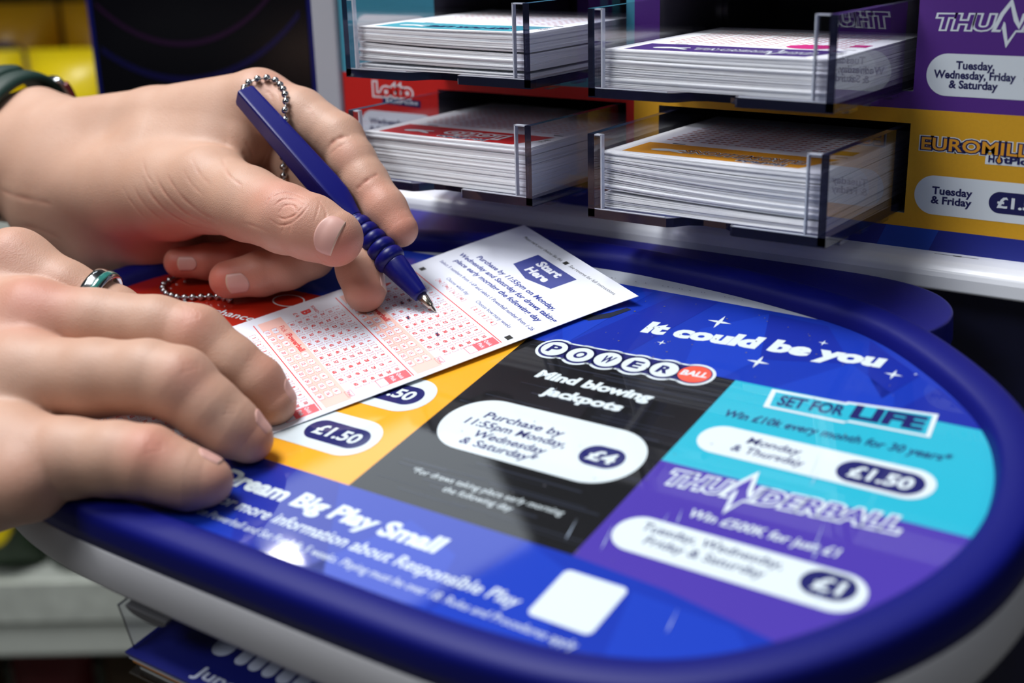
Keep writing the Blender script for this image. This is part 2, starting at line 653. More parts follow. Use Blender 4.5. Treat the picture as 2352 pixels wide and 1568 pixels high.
# cyan panel
s = Sheet(DESK)
s.poly([(130.2, -15.4), (127.8, -1.2), (160, -0.2), (160.6, 0.8), (196.6, 4.8), (199, -12.4), (166, -13.6), (165, -15)], 5, D_WHITE)
s.poly([(132.4, -13.9), (130.2, -2.9), (161, -1.7), (161.6, -0.7), (194.9, 3), (197, -11.1), (166.5, -12.2), (165.5, -13.5)], 6, D_CYAN)
s.text('SET FOR', 134.4, -12.2, 162.4, 7.8, 7, D_NAVY, bold=0.03, y1=-10.4)
s.text('LIFE', 165.4, -10.6, 194.6, 10.4, 7, D_NAVY, bold=0.05, y1=-9.2)
s.text('Win \u00a310k every month for 30 years*', 117.4, -27.8, 210.4, 5.2, 5, D_NAVY, bold=0.015, shear=0.12, y1=-25.6)
s.pill(115.6, -53.8, 211.8, -34.2, 5, D_WHITE)
s.text('Monday', 135.4, -42.6, 158, 4.6, 6, D_NAVY, bold=0.015, shear=0.12)
s.text('& Thursday', 131.6, -49.4, 162, 4.6, 6, D_NAVY, bold=0.015, shear=0.12)
s.pill(174.6, -51.6, 208.2, -37.4, 6, D_NAVY)
s.text('\u00a31.50', 179.4, -48.2, 203.6, 7.6, 7, D_WHITE, bold=0.035, shear=0.08)
s.build('cyan_panel_lettering', desk)
# purple panel
s = Sheet(DESK)


def thunder(sh, fr_map, lay, outer, inner, g=1.0):
    """spiked capital lettering; fr_map(x,y) with x 0..92, y baseline 0, cap 11"""
    def tx(st, a, b, y, h, l_, m, bo):
        v, f = glyphs(st, bo)
        rv, _ = glyphs(st, 0.015)
        a0, b0 = capline(0.015)
        X = a + (v[:, 0] - rv[:, 0].min()) * (b - a) / (rv[:, 0].max() - rv[:, 0].min())
        Y = y + (v[:, 1] - a0) * h / (b0 - a0)
        X = X + 0.13 * Y
        sh.raw([fr_map(p, q) for p, q in zip(X, Y)], f, l_, m)
    sp = [(24.6, 0), (27.6, 10.4), (31.6, 20), (33.4, 8), (35.2, 0.6), (38, 10.6), (34.4, 10.6), (33.2, -2), (30.8, -9.4), (29.4, 4), (27.9, 8)]
    for l_, m, bo, gr in ((lay, outer, 0.10, 1.3), (lay + 1, inner, 0.02, 0)):
        tx('THU', 0, 24, 0, 10.4, l_, m, bo)
        tx('DERBALL', 38.6, 92, 0, 10.4, l_, m, bo)
    up_ = [(24.2, -1.2), (27.4, 11.8), (31.8, 22), (34.4, 10), (35.6, 5), (36.6, 11.6), (41.2, 11.6), (37.4, -1.2), (34.6, -1.2), (30.9, -12.2), (28.6, 1.4), (28, -1.2)]
    ins = [(26.2, 0.4), (28.9, 10.4), (31.4, 16.6), (33.2, 6.4), (35.6, 0.8), (38.2, 10.4), (39.2, 10.4), (36.4, 0.4), (34.2, 0.2), (31.4, -7.2), (29.9, 4.6), (29.2, 6.2), (28.2, 0.4)]
    sh.poly([fr_map(*p) for p in up_], lay, outer)
    sh.poly([fr_map(*p) for p in ins], lay + 1, inner)


thunder(s, lambda x, y: (117.6 + x * 0.985, -79.4 + y * 0.88 + x * 0.062), 5, D_WHITE, D_PURPLE)
s.build('spiked_game_logo', desk)
s = Sheet(DESK)
s.text('Win \u00a3500K for just \u00a31', 136.4, -94.6, 194.6, 5, 5, D_WHITE, bold=0.02, shear=0.12)
s.pill(115.8, -121.4, 212, -101, 5, D_WHITE)
s.text('Tuesday, Wednesday,', 124.6, -108.4, 180.6, 4.6, 6, D_NAVY, bold=0.01, shear=0.12)
s.text('Friday & Saturday', 129.6, -115.4, 176.6, 4.6, 6, D_NAVY, bold=0.01, shear=0.12)
s.pill(188.4, -116.2, 208, -102.6, 6, D_NAVY)
s.text('\u00a31', 193, -113, 203.4, 7.2, 7, D_WHITE, bold=0.035, shear=0.08)
s.build('purple_panel_lettering', desk)
# gold panel pills
s = Sheet(DESK)
s.pill(-104, -117.4, -9.6, -78.6 - 11, 5, D_WHITE)
s.pill(-49.4, -111.4, -14.2, -96.6, 6, D_NAVY)
s.text('\u00a31.50', -44.6, -107.6, -19, 7.6, 7, D_WHITE, bold=0.03, shear=0.1)
s.pill(-104, -79.2, -9, -51.4, 5, D_WHITE)
s.pill(-49.4, -73.2, -14.2, -58.4, 6, D_NAVY)
s.text('\u00a31.50', -44.6, -69.4, -19, 7.6, 7, D_WHITE, bold=0.03, shear=0.1)
s.build('gold_panel_lettering', desk)
# red panel
s = Sheet(DESK)
s.text('More chances to win', -214, -37.4, -118, 5.4, 5, D_WHITE, bold=0.01, shear=0.14)
for g, m, l_ in ((1.0, D_WHITE, 5), (0.9, D_RED, 6)):
    s.disc(-152, -11, 11 * g, 6.4 * g, l_, m)
s.build('red_panel_lettering', desk)
# bottom band
s = Sheet(DESK)
s.text('Dream Big Play Small', -58.5, -153, 61.4, 9.6, 5, D_WHITE, bold=0.045, shear=0.14)
s.text('for more information about Responsible Play', -47, -164.8, 107, 6.2, 5, D_WHITE, bold=0.015, shear=0.14)
s.text('on Powerball and Set For Life 5 weeks. Playing must be over 18. Rules and Procedures apply', -48, -173.6, 137, 4.0, 5, D_WHITE, bold=0.0, shear=0.14, res=2)
s.build('bottom_band_lettering', desk)
# blank white code tile
s = Sheet(DESK)
s.pill(112.4, -165.6, 138.4, -139.4, 5, D_WHITE, r=2.6)
s.build('blank_code_tile', desk)
# scuffs and specks of dirt on the laminate
s = Sheet(DESK)
M_SCUFF = mat('laminate_scuff', (196, 214, 240), 0.5)
M_SPECK = mat('laminate_speck', (96, 92, 104), 0.6)
for x, y, ln, a in ((167, -50, 16, 100), (170, -56, 9, 97), (186, -92, 14, 100), (188, -97, 8, 96), (117, -121, 12, 104), (135, -98, 7, 105), (131, -104, 9, 98), (160, -150, 9, 100), (102, -122, 10, 103), (198, -118, 8, 98), (40, -40, 6, 95)):
    a = math.radians(a)
    dx, dy = math.cos(a), math.sin(a)
    w_ = 0.16
    s.poly([(x - dy * w_, y + dx * w_), (x + dx * ln, y + dy * ln), (x + dy * w_, y - dx * w_), (x - dx * ln * 0.4, y - dy * ln * 0.4)], 9, M_SCUFF)
for i in range(90):
    x, y = rnd.uniform(20, 205), rnd.uniform(4, 60) if i < 60 else rnd.uniform(-130, 0)
    if y > 58 - max(0, x - 110) * 0.5:
        continue
    s.disc(x, y, rnd.uniform(0.15, 0.6), rnd.uniform(0.15, 0.5), 9, M_SPECK, n=7)
for i in range(30):
    x = rnd.uniform(5, 150)
    s.disc(x, 69.5 - max(0, x - 60) * 0.06, rnd.uniform(0.2, 0.6), 0.25, 9, M_SPECK, n=6)
o = s.build('laminate_specks', desk)

# ================================================================ the slip being filled in
ST, SR = np.array([-78.9, 112.4]), np.array([28.0, 56.7])
SE1 = (SR - ST) / np.linalg.norm(SR - ST)
SE2 = np.array([SE1[1], -SE1[0]])
SLEN, SWID = 262.0, 120.6


def slip_z(a, b):
    """height of the paper: it rides up over the raised rim at its far corner"""
    y0 = 112.4 - 0.462 * a - 0.887 * b
    t = min(1.0, max(0.0, (y0 - 38) / 50))
    t2 = min(1.0, max(0.0, 1 - b / 60))
    return 0.55 + 8.2 * t * t * (3 - 2 * t) + 1.6 * t2 * t2 * (a / SWID) + 1.9 * (a / SWID) ** 2 * math.exp(-((b - 85) / 75) ** 2)


def SF(a, b, n=0.0):
    p = ST + SE1 * a + SE2 * b
    z = slip_z(a, b)
    return np.array([p[0] + 1.25 * z, p[1] - 1.75 * z, z + n])


play = thing('play_slip', (*(ST + SE1 * 60 + SE2 * 130), 0.5), 'white and red number slip being filled in with the blue pen on the desk', 'lottery slip')
mb = MB()
na, nb = 36, 84
for side, dz in ((0, 0.0), (1, -0.28)):
    k0 = len(mb.v)
    for j in range(nb + 1):
        for i in range(na + 1):
            mb.v.append(tuple(SF(SWID * i / na, SLEN * j / nb, dz)))
    for j in range(nb):
        for i in range(na):
            q = (k0 + j * (na + 1) + i, k0 + j * (na + 1) + i + 1, k0 + (j + 1) * (na + 1) + i + 1, k0 + (j + 1) * (na + 1) + i)
            mb.f.append(q if side else q[::-1])
            mb.m.append(0)
N1 = (na + 1) * (nb + 1)
edge = [(0, i) for i in range(na)] + [(j, na) for j in range(nb)] + [(nb, na - i) for i in range(na)] + [(nb - j, 0) for j in range(nb)]
for k in range(len(edge)):
    a = edge[k][0] * (na + 1) + edge[k][1]
    b = edge[(k + 1) % len(edge)]
    b = b[0] * (na + 1) + b[1]
    mb.f.append((a, b, b + N1, a + N1))
    mb.m.append(0)
o = mb.build('slip_paper', [M_PAPER], play, smooth=False)
# page frame: a to the right, b down the page
fl = lambda pts: pts


class Page(Sheet):
    """text on the slip: page y grows downwards"""

    def rect(self, x0, y0, x1, y1, lay, m):
        n = max(1, int((x1 - x0) / 4))
        k = max(1, int((y1 - y0) / 5))
        for i in range(n):
            for j in range(k):
                Sheet.rect(self, x0 + (x1 - x0) * i / n, y0 + (y1 - y0) * j / k, x0 + (x1 - x0) * (i + 1) / n, y0 + (y1 - y0) * (j + 1) / k, lay, m)

    def text(self, st, x0, y0, x1, h, lay, m, **k):
        v, f = glyphs(st, k.get('bold', 0.0), k.get('res', 2))
        if not len(v):
            return
        a, b = capline(k.get('bold', 0.0))
        lo, hi = v[:, 0].min(), v[:, 0].max()
        sy = h / (b - a)
        sx = sy if x1 is None else (x1 - x0) / (hi - lo)
        X = (v[:, 0] - lo) * sx - ((hi - lo) * sx / 2 if k.get('center') else 0)
        Y = (v[:, 1] - a) * sy
        X = X + k.get('shear', 0) * Y
        self.raw([(x0 + p, y0 - q) for p, q in zip(X, Y)], f, lay, m)


def page_header(s):
    for i in range(20):
        a, b = 41.4 + 41.2 * i / 20, 41.4 + 41.2 * (i + 1) / 20
        lo = [28.8 + 4.0 * max(0, 1 - abs(q - 62.2) / 20.6) for q in (a, b)]
        for j in range(6):
            s.poly([(a, 13.3 + (lo[0] - 13.3) * j / 6), (b, 13.3 + (lo[1] - 13.3) * j / 6), (b, 13.3 + (lo[1] - 13.3) * (j + 1) / 6), (a, 13.3 + (lo[0] - 13.3) * (j + 1) / 6)], 1, I_NAVY)
    s.text('Start', 50.6, 20.6, 73.6, 5.6, 2, M_PAPER, bold=0.045)
    s.text('Here', 52.2, 28.2, 73.4, 5.6, 2, M_PAPER, bold=0.045)
    s.text('Please mark your choices like this', 15.5, 8.6, 57.4, 2.1, 1, I_BLACK)
    s.rect(59.6, 6.2, 63.2, 9.0, 1, I_BLACK)
    s.text('See reverse for full instructions', 65.8, 8.6, 111, 2.1, 1, I_BLACK)
    s.text('Purchase by 11:55pm on Monday,', 19, 40.2, 105, 3.3, 1, I_NAVY, bold=0.03, shear=0.1)
    s.text('Wednesday and Saturday for draws taking', 8, 46.0, 116, 3.3, 1, I_NAVY, bold=0.03, shear=0.1)
    s.text('place early morning the following day', 13.5, 51.6, 110, 3.3, 1, I_NAVY, bold=0.03, shear=0.1)
    s.text('Select 5 numbers from 1-69 and select 1 Powerball number from 1-26', 8, 58.2, 116, 2.3, 1, I_NAVY, bold=0.01)
    s.text('Choose which day', 30.6, 65.4, 57.2, 2.3, 1, I_NAVY)
    s.text('Choose how many weeks', 67.4, 65.4, 105.8, 2.3, 1, I_NAVY)
    s.rect(7.6, 68.2, 11.6, 71.4, 1, I_BLACK)
    s.rect(112.4, 68.2, 116.6, 71.4, 1, I_BLACK)


def bracket(s, cx, cy, w=7.0, h=3.1, t=0.16, k=1.3):
    for sg in (-1, 1):
        x = cx + sg * w / 2
        s.rect(min(x, x + sg * t), cy - h / 2, max(x, x + sg * t), cy + h / 2, 2, I_RED)
        for e in (-1, 1):
            y = cy + e * h / 2
            s.rect(min(x, x - sg * k), min(y, y - e * t), max(x, x - sg * k), max(y, y - e * t), 2, I_RED)


s = Page(SF, step=0.05)
page_header(s)
for i, d_ in enumerate(('Mo', 'We', 'Sa', 'All')):
    cx = 31.6 + i * 9.1
    bracket(s, cx, 69.2, 6.6, 2.8)
    s.text(d_, cx, 70.2, None, 1.9, 2, I_RED, center=True)
for i, d_ in enumerate('234'):
    cx = 75.8 + i * 9.2
    bracket(s, cx, 69.0, 6.6, 2.8)
    s.text(d_, cx, 70.1, None, 2.1, 2, I_RED, bold=0.03, center=True)
s.build('slip_heading', play)
for bi, bl in enumerate((74.6, 121.2, 167.8, 214.4)):
    s = Page(SF, step=0.05)
    s.rect(8, bl - 0.2, 116.6, bl + 0.35, 1, I_RED)
    s.rect(8.4, bl + 31.6, 116.4, bl + 44.6, 1, I_PINK)
    s.text('BOARD', 8.2, bl + 14.6, 18, 1.7, 2, I_RED)
    s.text('ABCD'[bi], 10.4, bl + 21.2, 16.0, 5.2, 2, I_RED, bold=0.05)
    s.text('\u00a34', 9.6, bl + 25.2, 15.4, 2.2, 2, I_RED)
    for n in range(1, 70):
        col, row = (n - 1) % 10, (n - 1) // 10
        cx, cy = 22.2 + col * 9.23, bl + 4.0 + row * 4.25
        bracket(s, cx, cy)
        s.text(str(n), cx, cy + 1.05, None, 2.1, 2, I_RED, bold=0.035, center=True)
    s.text('Pick 1', 19.4, bl + 36.2, 30.4, 2.8, 2, I_RED, bold=0.0)
    s.text('Powerball', 31.2, bl + 36.2, 54.6, 3.1, 2, I_RED, bold=0.04)
    for n in range(1, 27):
        if n <= 6:
            cx, cy = 59.2 + (n - 1) * 9.1, bl + 35.0
        else:
            cx, cy = 22.2 + ((n - 7) % 10) * 9.15, bl + 39.0 + ((n - 7) // 10) * 4.2
        s.rect(cx - 3.2, cy - 1.4, cx + 3.2, cy + 1.4, 1.5, M_PAPER)
        bracket(s, cx, cy, 6.6, 2.9)
        s.text(str(n), cx, cy + 1.0, None, 2.0, 2, I_RED, bold=0.03, center=True)
    s.rect(108.4, bl + 0.9, 116.4, bl + 12.4, 1, I_ROSE)
    s.rect(108.4, bl + 12.4, 108.7, bl + 17, 1, I_ROSE)
    s.rect(116.1, bl + 12.4, 116.4, bl + 17, 1, I_ROSE)
    s.rect(108.4, bl + 16.7, 116.4, bl + 17, 1, I_ROSE)
    s.text('Quick', 109.2, bl + 6.2, 115.6, 2.0, 2, M_PAPER, bold=0.02)
    s.text('Pick', 109.8, bl + 10.0, 115.2, 2.0, 2, M_PAPER, bold=0.02)
    for z in ((108.2, 29.2, 114.6, 29.4), (108.2, 32.4, 114.6, 32.6), (108.2, 29.2, 108.4, 32.6), (114.4, 29.2, 114.6, 32.6)):
        s.rect(z[0], bl + z[1], z[2], bl + z[3], 2, I_ROSE)
    s.text('Void', 109, bl + 31.8, 113.8, 1.8, 2, I_ROSE)
    s.build('number_block', play)
# pen marks in block A
s = Page(SF, step=0.05)
for n in (33, 43, 55, 48):
    col, row = (n - 1) % 10, (n - 1) // 10
    cx, cy = 22.2 + col * 9.23, 74.6 + 4.0 + row * 4.25
    for dx, dy in ((2.2, 0.9), (1.6, -0.7), (2.4, 0.2), (1.2, 0.8)):
        s.poly([(cx - dx, cy - dy - 0.16), (cx + dx, cy + dy - 0.16), (cx + dx, cy + dy + 0.16), (cx - dx, cy - dy + 0.16)], 4, I_BALL)
s.build('pen_marks', play)

# ================================================================ the game slip dispenser
disp = thing('slip_dispenser', F(0, 0, 0), 'upright counter dispenser printed in teal, purple, red and gold, holding four clear trays', 'dispenser')
HX = ((-158.5, -25.0), (-4.5, 133.5))
HH = ((22.6, 66.4), (81.6, 126.0))
FACE = Sheet(F, step=0.035)
NF = Sheet(F, step=0.035)


def holed_rect(sh, x0, h0, x1, h1, lay, m):
    """rectangle minus the four slots"""
    xs = sorted({x0, x1} | {v for hx in HX for v in hx if x0 < v < x1})
    hs = sorted({h0, h1} | {v for hh in HH for v in hh if h0 < v < h1})
    for a, b in zip(xs, xs[1:]):
        for c, d in zip(hs, hs[1:]):
            mx_, mh = (a + b) / 2, (c + d) / 2
            if any(hx[0] < mx_ < hx[1] for hx in HX) and any(hh[0] < mh < hh[1] for hh in HH):
                continue
            sh.rect(a, c, b, d, lay, m)


holed_rect(FACE, -236.5, 73.3, -20, 132, 0, P_TEAL)
holed_rect(FACE, -20, 73.3, 262, 132, 0, P_PURPLE)
holed_rect(FACE, -236.5, 16, -20, 73.3, 0, P_RED)
holed_rect(FACE, -20, 16, 262, 73.3, 0, P_GOLD)
holed_rect(FACE, -236.5, 3.5, 262, 16, 0, P_BLUE)
for x0, w_, sk in ((-2, 30, -6), (120, 26, 5), (60, 24, -4), (-120, 40, 6)):
    FACE.poly([(x0, 3.6), (x0 + w_, 3.6), (x0 + w_ + sk, 15.9), (x0 + sk, 15.9)], 1, P_BLUE2)
FACE.rect(-236.5, 132, 262, 190, 0, P_BLUE)
FACE.build('printed_face', disp)
mb = MB()
# dark plastic housing: slot liners behind the face
for hx in HX:
    for hh in HH:
        a, b = hx
        c, d = hh
        mb.box(F, (a - 2, c - 1.2, -150), (a, d, -0.3), 0)
        mb.box(F, (b, c - 1.2, -150), (b + 2, d, -0.3), 0)
        mb.box(F, (a - 2, d, -150), (b + 2, d + 2, -0.3), 0)
        mb.box(F, (a - 2, c - 3, -150), (b + 2, c, -0.3), 1)
        mb.box(F, (a - 2, c - 3, -152), (b + 2, d + 2, -150), 0)
mb.build('slot_liner', [M_DARK, M_GREY], disp)
mb = MB()
mb.box(F, (-258, 190, -170), (282, 214, 14), 0)
mb.box(F, (262, -8, -170), (282, 190, 14), 0)
mb.box(F, (-258, -8, -172), (282, 214, -170), 0)
o = mb.build('surround_frame', M_WHITE_METAL, disp)
mb = MB()
mb.box(F, (-258.5, -14, -170), (-237.2, 190, 3), 0)
o = mb.build('side_post', M_POST, disp)
bevel(o, 2.0, 3)
# ledge
prof = [(-4, 5.6), (4, 5.2), (11, 4.4), (15.5, 3.2), (18, 1.2), (19.2, -1.6), (20, -7.6), (17, -9), (-4, -9)]
n = len(prof)
v = [F(x, h, d) for x in (-236.8, 282) for d, h in prof]
f = [tuple(range(n))[::-1], tuple(range(n, 2 * n))] + [(i, (i + 1) % n, n + (i + 1) % n, n + i) for i in range(n)]
o = obj('front_ledge', v, f, M_WHITE_METAL, disp, smooth=False)
bevel(o, 0.8, 3, 20)
mb = MB()
mb.box(F, (151, 5.1, 3.5), (172, 5.3, 3.9), 0)
mb.box(F, (160, 5.1, 3.2), (164, 5.35, 4.2), 0)
mb.build('dirt_line', [I_BLACK], disp)
mb = MB()
mb.box(F, (-257, -480, -168), (281, -9.2, 4), 0)
o = mb.build('cabinet_front', M_NAVY, disp)
# lettering on the face
s = Sheet(F)
thunder(s, lambda x, y: (141.4 + x * 1.06, 110.6 + y * 0.64 - x * 0.0 + x * 0.012), 2, P_WHITE, P_PURPLE)
s.build('spiked_game_logo', disp)
s = Sheet(F)
s.pill(139.2, 80.3, 232, 99.8, 2, P_WHITE)
s.text('Tuesday,', 152.6, 92.8, 170.2, 3.8, 3, P_NAVY, bold=0.035)
s.text('Wednesday, Friday', 142.6, 88.4, 180, 3.8, 3, P_NAVY, bold=0.035)
s.text('& Saturday', 150, 84.0, 172.4, 3.8, 3, P_NAVY, bold=0.035)
s.pill(183.6, 84.6, 214, 95.6, 3, P_NAVY)
s.text('\u00a31', 192, 87.4, 204, 5.4, 4, P_WHITE, bold=0.03)
s.build('purple_row_lettering', disp)
s = Sheet(F)
outlined(s, 'EUROMILLIONS', 139.4, 54.6, 214, 5.8, 2, P_GOLDTEXT, P_WHITE, ob=0.13, ib=0.02, mid=P_NAVY, mb_=0.085)
s.text('H', 171.2, 51.0, 174.0, 3.3, 5, P_NAVY, bold=0.04)
s.text('tPicks', 178.0, 51.0, 194.5, 3.3, 5, P_NAVY, bold=0.04)
s.poly([(169.8, 50.0), (195.8, 50.2), (195.8, 54.6), (169.8, 54.4)], 1.5, P_WHITE)
s.disc(176.1, 52.2, 1.7, 1.7, 5, P_NAVY)
s.poly([(175.2, 51.6), (176.1, 50.9), (177.1, 51.7), (176.6, 52.8), (176.1, 55.2), (175.6, 53.2), (175.1, 52.6)], 6, P_GOLDTEXT)
s.build('gold_game_logo', disp)
s = Sheet(F)
s.pill(137.8, 23.4, 232, 42.4, 2, P_WHITE)
s.text('Tuesday', 146.2, 33.4, 165.4, 3.8, 3, P_NAVY, bold=0.035)
s.text('& Friday', 146, 28.8, 165.4, 3.8, 3, P_NAVY, bold=0.035)
s.pill(173.2, 27.4, 204, 37.6, 3, P_NAVY)
s.text('\u00a31.50', 177, 30.0, 198, 5.2, 4, P_WHITE, bold=0.03)
s.build('gold_row_lettering', disp)
s = Sheet(F)
outlined(s, 'Lotto', -210.6, 59.6, -179, 8.6, 2, P_RED, P_WHITE, ob=0.12, ib=0.03)
s.poly([(-204, 55.2), (-172.6, 54.0), (-172.4, 58.4), (-203.6, 59.4)], 1.5, P_NAVY)
s.text('HotPicks', -200.4, 55.8, -174.6, 2.4, 3, P_WHITE, bold=0.02)
s.build('red_game_logo', disp)
s = Sheet(F)
s.pill(-223, 30.5, -161, 50.2, 2, P_WHITE)
s.text('Wednesday', -216, 41.8, -185, 3.6, 3, P_NAVY, bold=0.035)
s.text('& Saturday', -216, 36.6, -187, 3.6, 3, P_NAVY, bold=0.035)
s.build('red_row_lettering', disp)
s = Sheet(F)
s.pill(-223, 89.5, -161, 109.4, 2, P_WHITE)
s.build('teal_row_lettering', disp)

# ================================================================ clear trays
TH = 40.0


def tray(x0, hb, label, lip=1):
    """x0 left outside wall, hb outside floor height; 124 wide, 40 high, front at d = 85"""
    x1 = x0 + 124.0
    xb0, xb1 = x0 - 3.6, x1 + 3.2          # the tray widens slightly towards the back
    D0, D1 = 85.0, -60.0
    root = thing('slip_tray', F(x0 + 62, hb, 10), label, 'tray', 'clear slip trays of the dispenser')

    def lerp(d, a, b):
        t = (D0 - d) / (D0 - D1)
        return a + (b - a) * t

    for sg, xf, xb in ((1, x0, xb0), (-1, x1, xb1)):
        mb = MB()
        t = 3.8 * sg
        c = [F(xf, hb - 0.8, D0), F(xf + t, hb - 0.8, D0), F(xb + t, hb - 0.8, D1), F(xb, hb - 0.8, D1),
             F(xf, hb + TH, D0), F(xf + t, hb + TH, D0), F(xb + t, hb + TH, D1), F(xb, hb + TH, D1)]
        mb.hexa(c, 0, [1, 1, 1, 0, 1, 0])
        o = mb.build('side_wall', [M_CLEAR, M_EDGE], root)
        mb = MB()
        a, b = sorted((xf + 3.9 * sg, xf + (7.6 if sg > 0 else 10.2) * sg))
        mb.box(F, (a, hb + 3.6, D0 - 2.6), (b, hb + TH - 0.6, D0 - 0.2), 0)
        mb.box(F, (a, hb + TH - 0.6, D0 - 2.7), (b, hb + TH, D0 - 0.1), 1)
        e = b if sg > 0 else a
        mb.box(F, (e - 0.35, hb + 3.6, D0 - 2.7), (e + 0.35, hb + TH, D0 - 0.1), 1)
        o = mb.build('front_flange', [M_FLANGE, M_LIP], root)
    # floor with the finger notch in its front edge
    fl = [(x0, D0)]
    fl += [(x0 + 44, D0), (x0 + 47, D0 - 2), (x0 + 52, D0 - 9), (x0 + 58, D0 - 11.5), (x0 + 70, D0 - 11), (x0 + 75, D0 - 7), (x0 + 77, D0 - 1.2), (x0 + 78.5, D0)]
    fl += [(x1, D0), (xb1, D1), (xb0, D1)]
    v = [F(x, hb - 1.4, d) for x, d in fl] + [F(x, hb + 3.0, d) for x, d in fl]
    n = len(fl)
    fs = [tuple(range(n))[::-1], tuple(range(n, 2 * n))] + [(i, (i + 1) % n, n + (i + 1) % n, n + i) for i in range(n)]
    obj('tray_floor', v, fs, [M_CLEAR, M_EDGE], root, midx=[0, 0] + [1] * n)
    for a, b in ((x0 + 1, x0 + 43), (x0 + 79, x1 - 1)):
        mb = MB()
        mb.box(F, (a, hb + 3.05, D0 - 1.0), (b, hb + 3.5, D0 - 0.1), 0)
        mb.build('floor_lip', [M_LIP], root)
    # moulded feet under the right wall
    mb = MB()
    for d in (70, 46, 22):
        xx = lerp(d, x1, xb1)
        mb.box(F, (xx - 3, hb - 3.2, d - 10), (xx + 0.5, hb - 1.4, d), 0)
    mb.build('runner', [M_FLANGE], root)
    return root


TR = {}
for key, x0, hb, label in (('gold', 4.2, 24.4, 'clear plastic tray of gold-headed slips in front of the gold row'),
                           ('purple', 4.8, 83.4, 'clear plastic tray of purple-headed slips in front of the purple row'),
                           ('red', -153.5, 25.6, 'clear plastic tray of red-headed slips behind the writing hand'),
                           ('teal', -153.0, 85.2, 'clear plastic tray of teal-headed slips at the top left of the dispenser')):
    TR[key] = tray(x0, hb, label)


# ================================================================ the slips in the trays
def pile(key, x0, hb, height, count, head, heads, seed, gaps, sag):
    """every slip in the pile is an object of its own, bowed like the pile it lies in"""
    r = random.Random(seed)
    th = height / (count + sum(g for _, g in gaps))
    z = 0.0
    nx = 18
    w_ = 114.0
    gd = dict(gaps)
    base_h = hb + 3.2
    first = None
    for k in range(count):
        if k in gd:
            z += gd[k] * th
        lo = z
        z += th
        t = th * r.choice((0.985, 0.985, 0.97, 0.9))
        x_off = x0 + 5.4 + r.uniform(-0.3, 0.5)
        d_f = 79.6 + r.uniform(-0.7, 0.7) - 0.02 * k
        d_b = -42.0
        ph, am = r.uniform(0, 6.28), r.uniform(0.0, 0.16)
        s_ = sag * math.sin(3.0 * (k + 1) / count) * (0.85 + 0.15 * math.sin(k * 0.9))

        def hh(u, v_):
            """extra height across the width (u 0..1) and depth (v 0 front..1 back)"""
            bow = (1 - u) ** 1.7 + 0.12 * u ** 3
            return lo + s_ * bow * (1 - 0.3 * v_) + am * math.sin(3 * u * 3.14 + ph) * 0.5 + 1.2 * th * (0.5 - u) * 0

        top = (k == count - 1)
        nd = 6
        vs, fs, mi = [], [], []
        for lev in (0, 1):
            for j in range(nd + 1):
                v_ = j / nd
                for i in range(nx + 1):
                    u = i / nx
                    vs.append(F(x_off + w_ * u, base_h + hh(u, v_) + lev * t, d_f + (d_b - d_f) * v_))
        N = (nx + 1) * (nd + 1)
        q = lambda l, j, i: l * N + j * (nx + 1) + i
        for j in range(nd):
            for i in range(nx):
                fs.append((q(0, j, i), q(0, j + 1, i), q(0, j + 1, i + 1), q(0, j, i + 1)))
                fs.append((q(1, j, i), q(1, j, i + 1), q(1, j + 1, i + 1), q(1, j + 1, i)))
        for i in range(nx):
            fs.append((q(0, 0, i), q(0, 0, i + 1), q(1, 0, i + 1), q(1, 0, i)))
            fs.append((q(0, nd, i + 1), q(0, nd, i), q(1, nd, i), q(1, nd, i + 1)))
        for j in range(nd):
            fs.append((q(0, j + 1, 0), q(0, j, 0), q(1, j, 0), q(1, j + 1, 0)))
            fs.append((q(0, j, nx), q(0, j + 1, nx), q(1, j + 1, nx), q(1, j, nx)))
        o = obj('play_slip', vs, fs, [M_SHEET], None, recalc=True)
        if not top:
            tag(o, 'white slip edge-on in the pile under the %s-headed top slip' % key, 'lottery slip', 'slips piled in the %s tray' % key)
        else:
            tag(o, heads, 'lottery slip', 'top slips of the trays')

            def TF(x, y, n_):
                """x across 0..115, y from the front edge 0..120"""
                u, v_ = x / w_, y / 121.6
                return F(x_off + x, base_h + hh(u, v_) + t + n_ + 0.03, d_f + (d_b - d_f) * v_)
            yield_top(o, TF, key, head)
    return z


def strip(s, x0, y0, x1, y1, lay, m, n=18):
    """rectangle cut into strips so that it follows the bow of the slip"""
    for i in range(n):
        a, b = x0 + (x1 - x0) * i / n, x0 + (x1 - x0) * (i + 1) / n
        s.rect(a, y0, b, y1, lay, m)


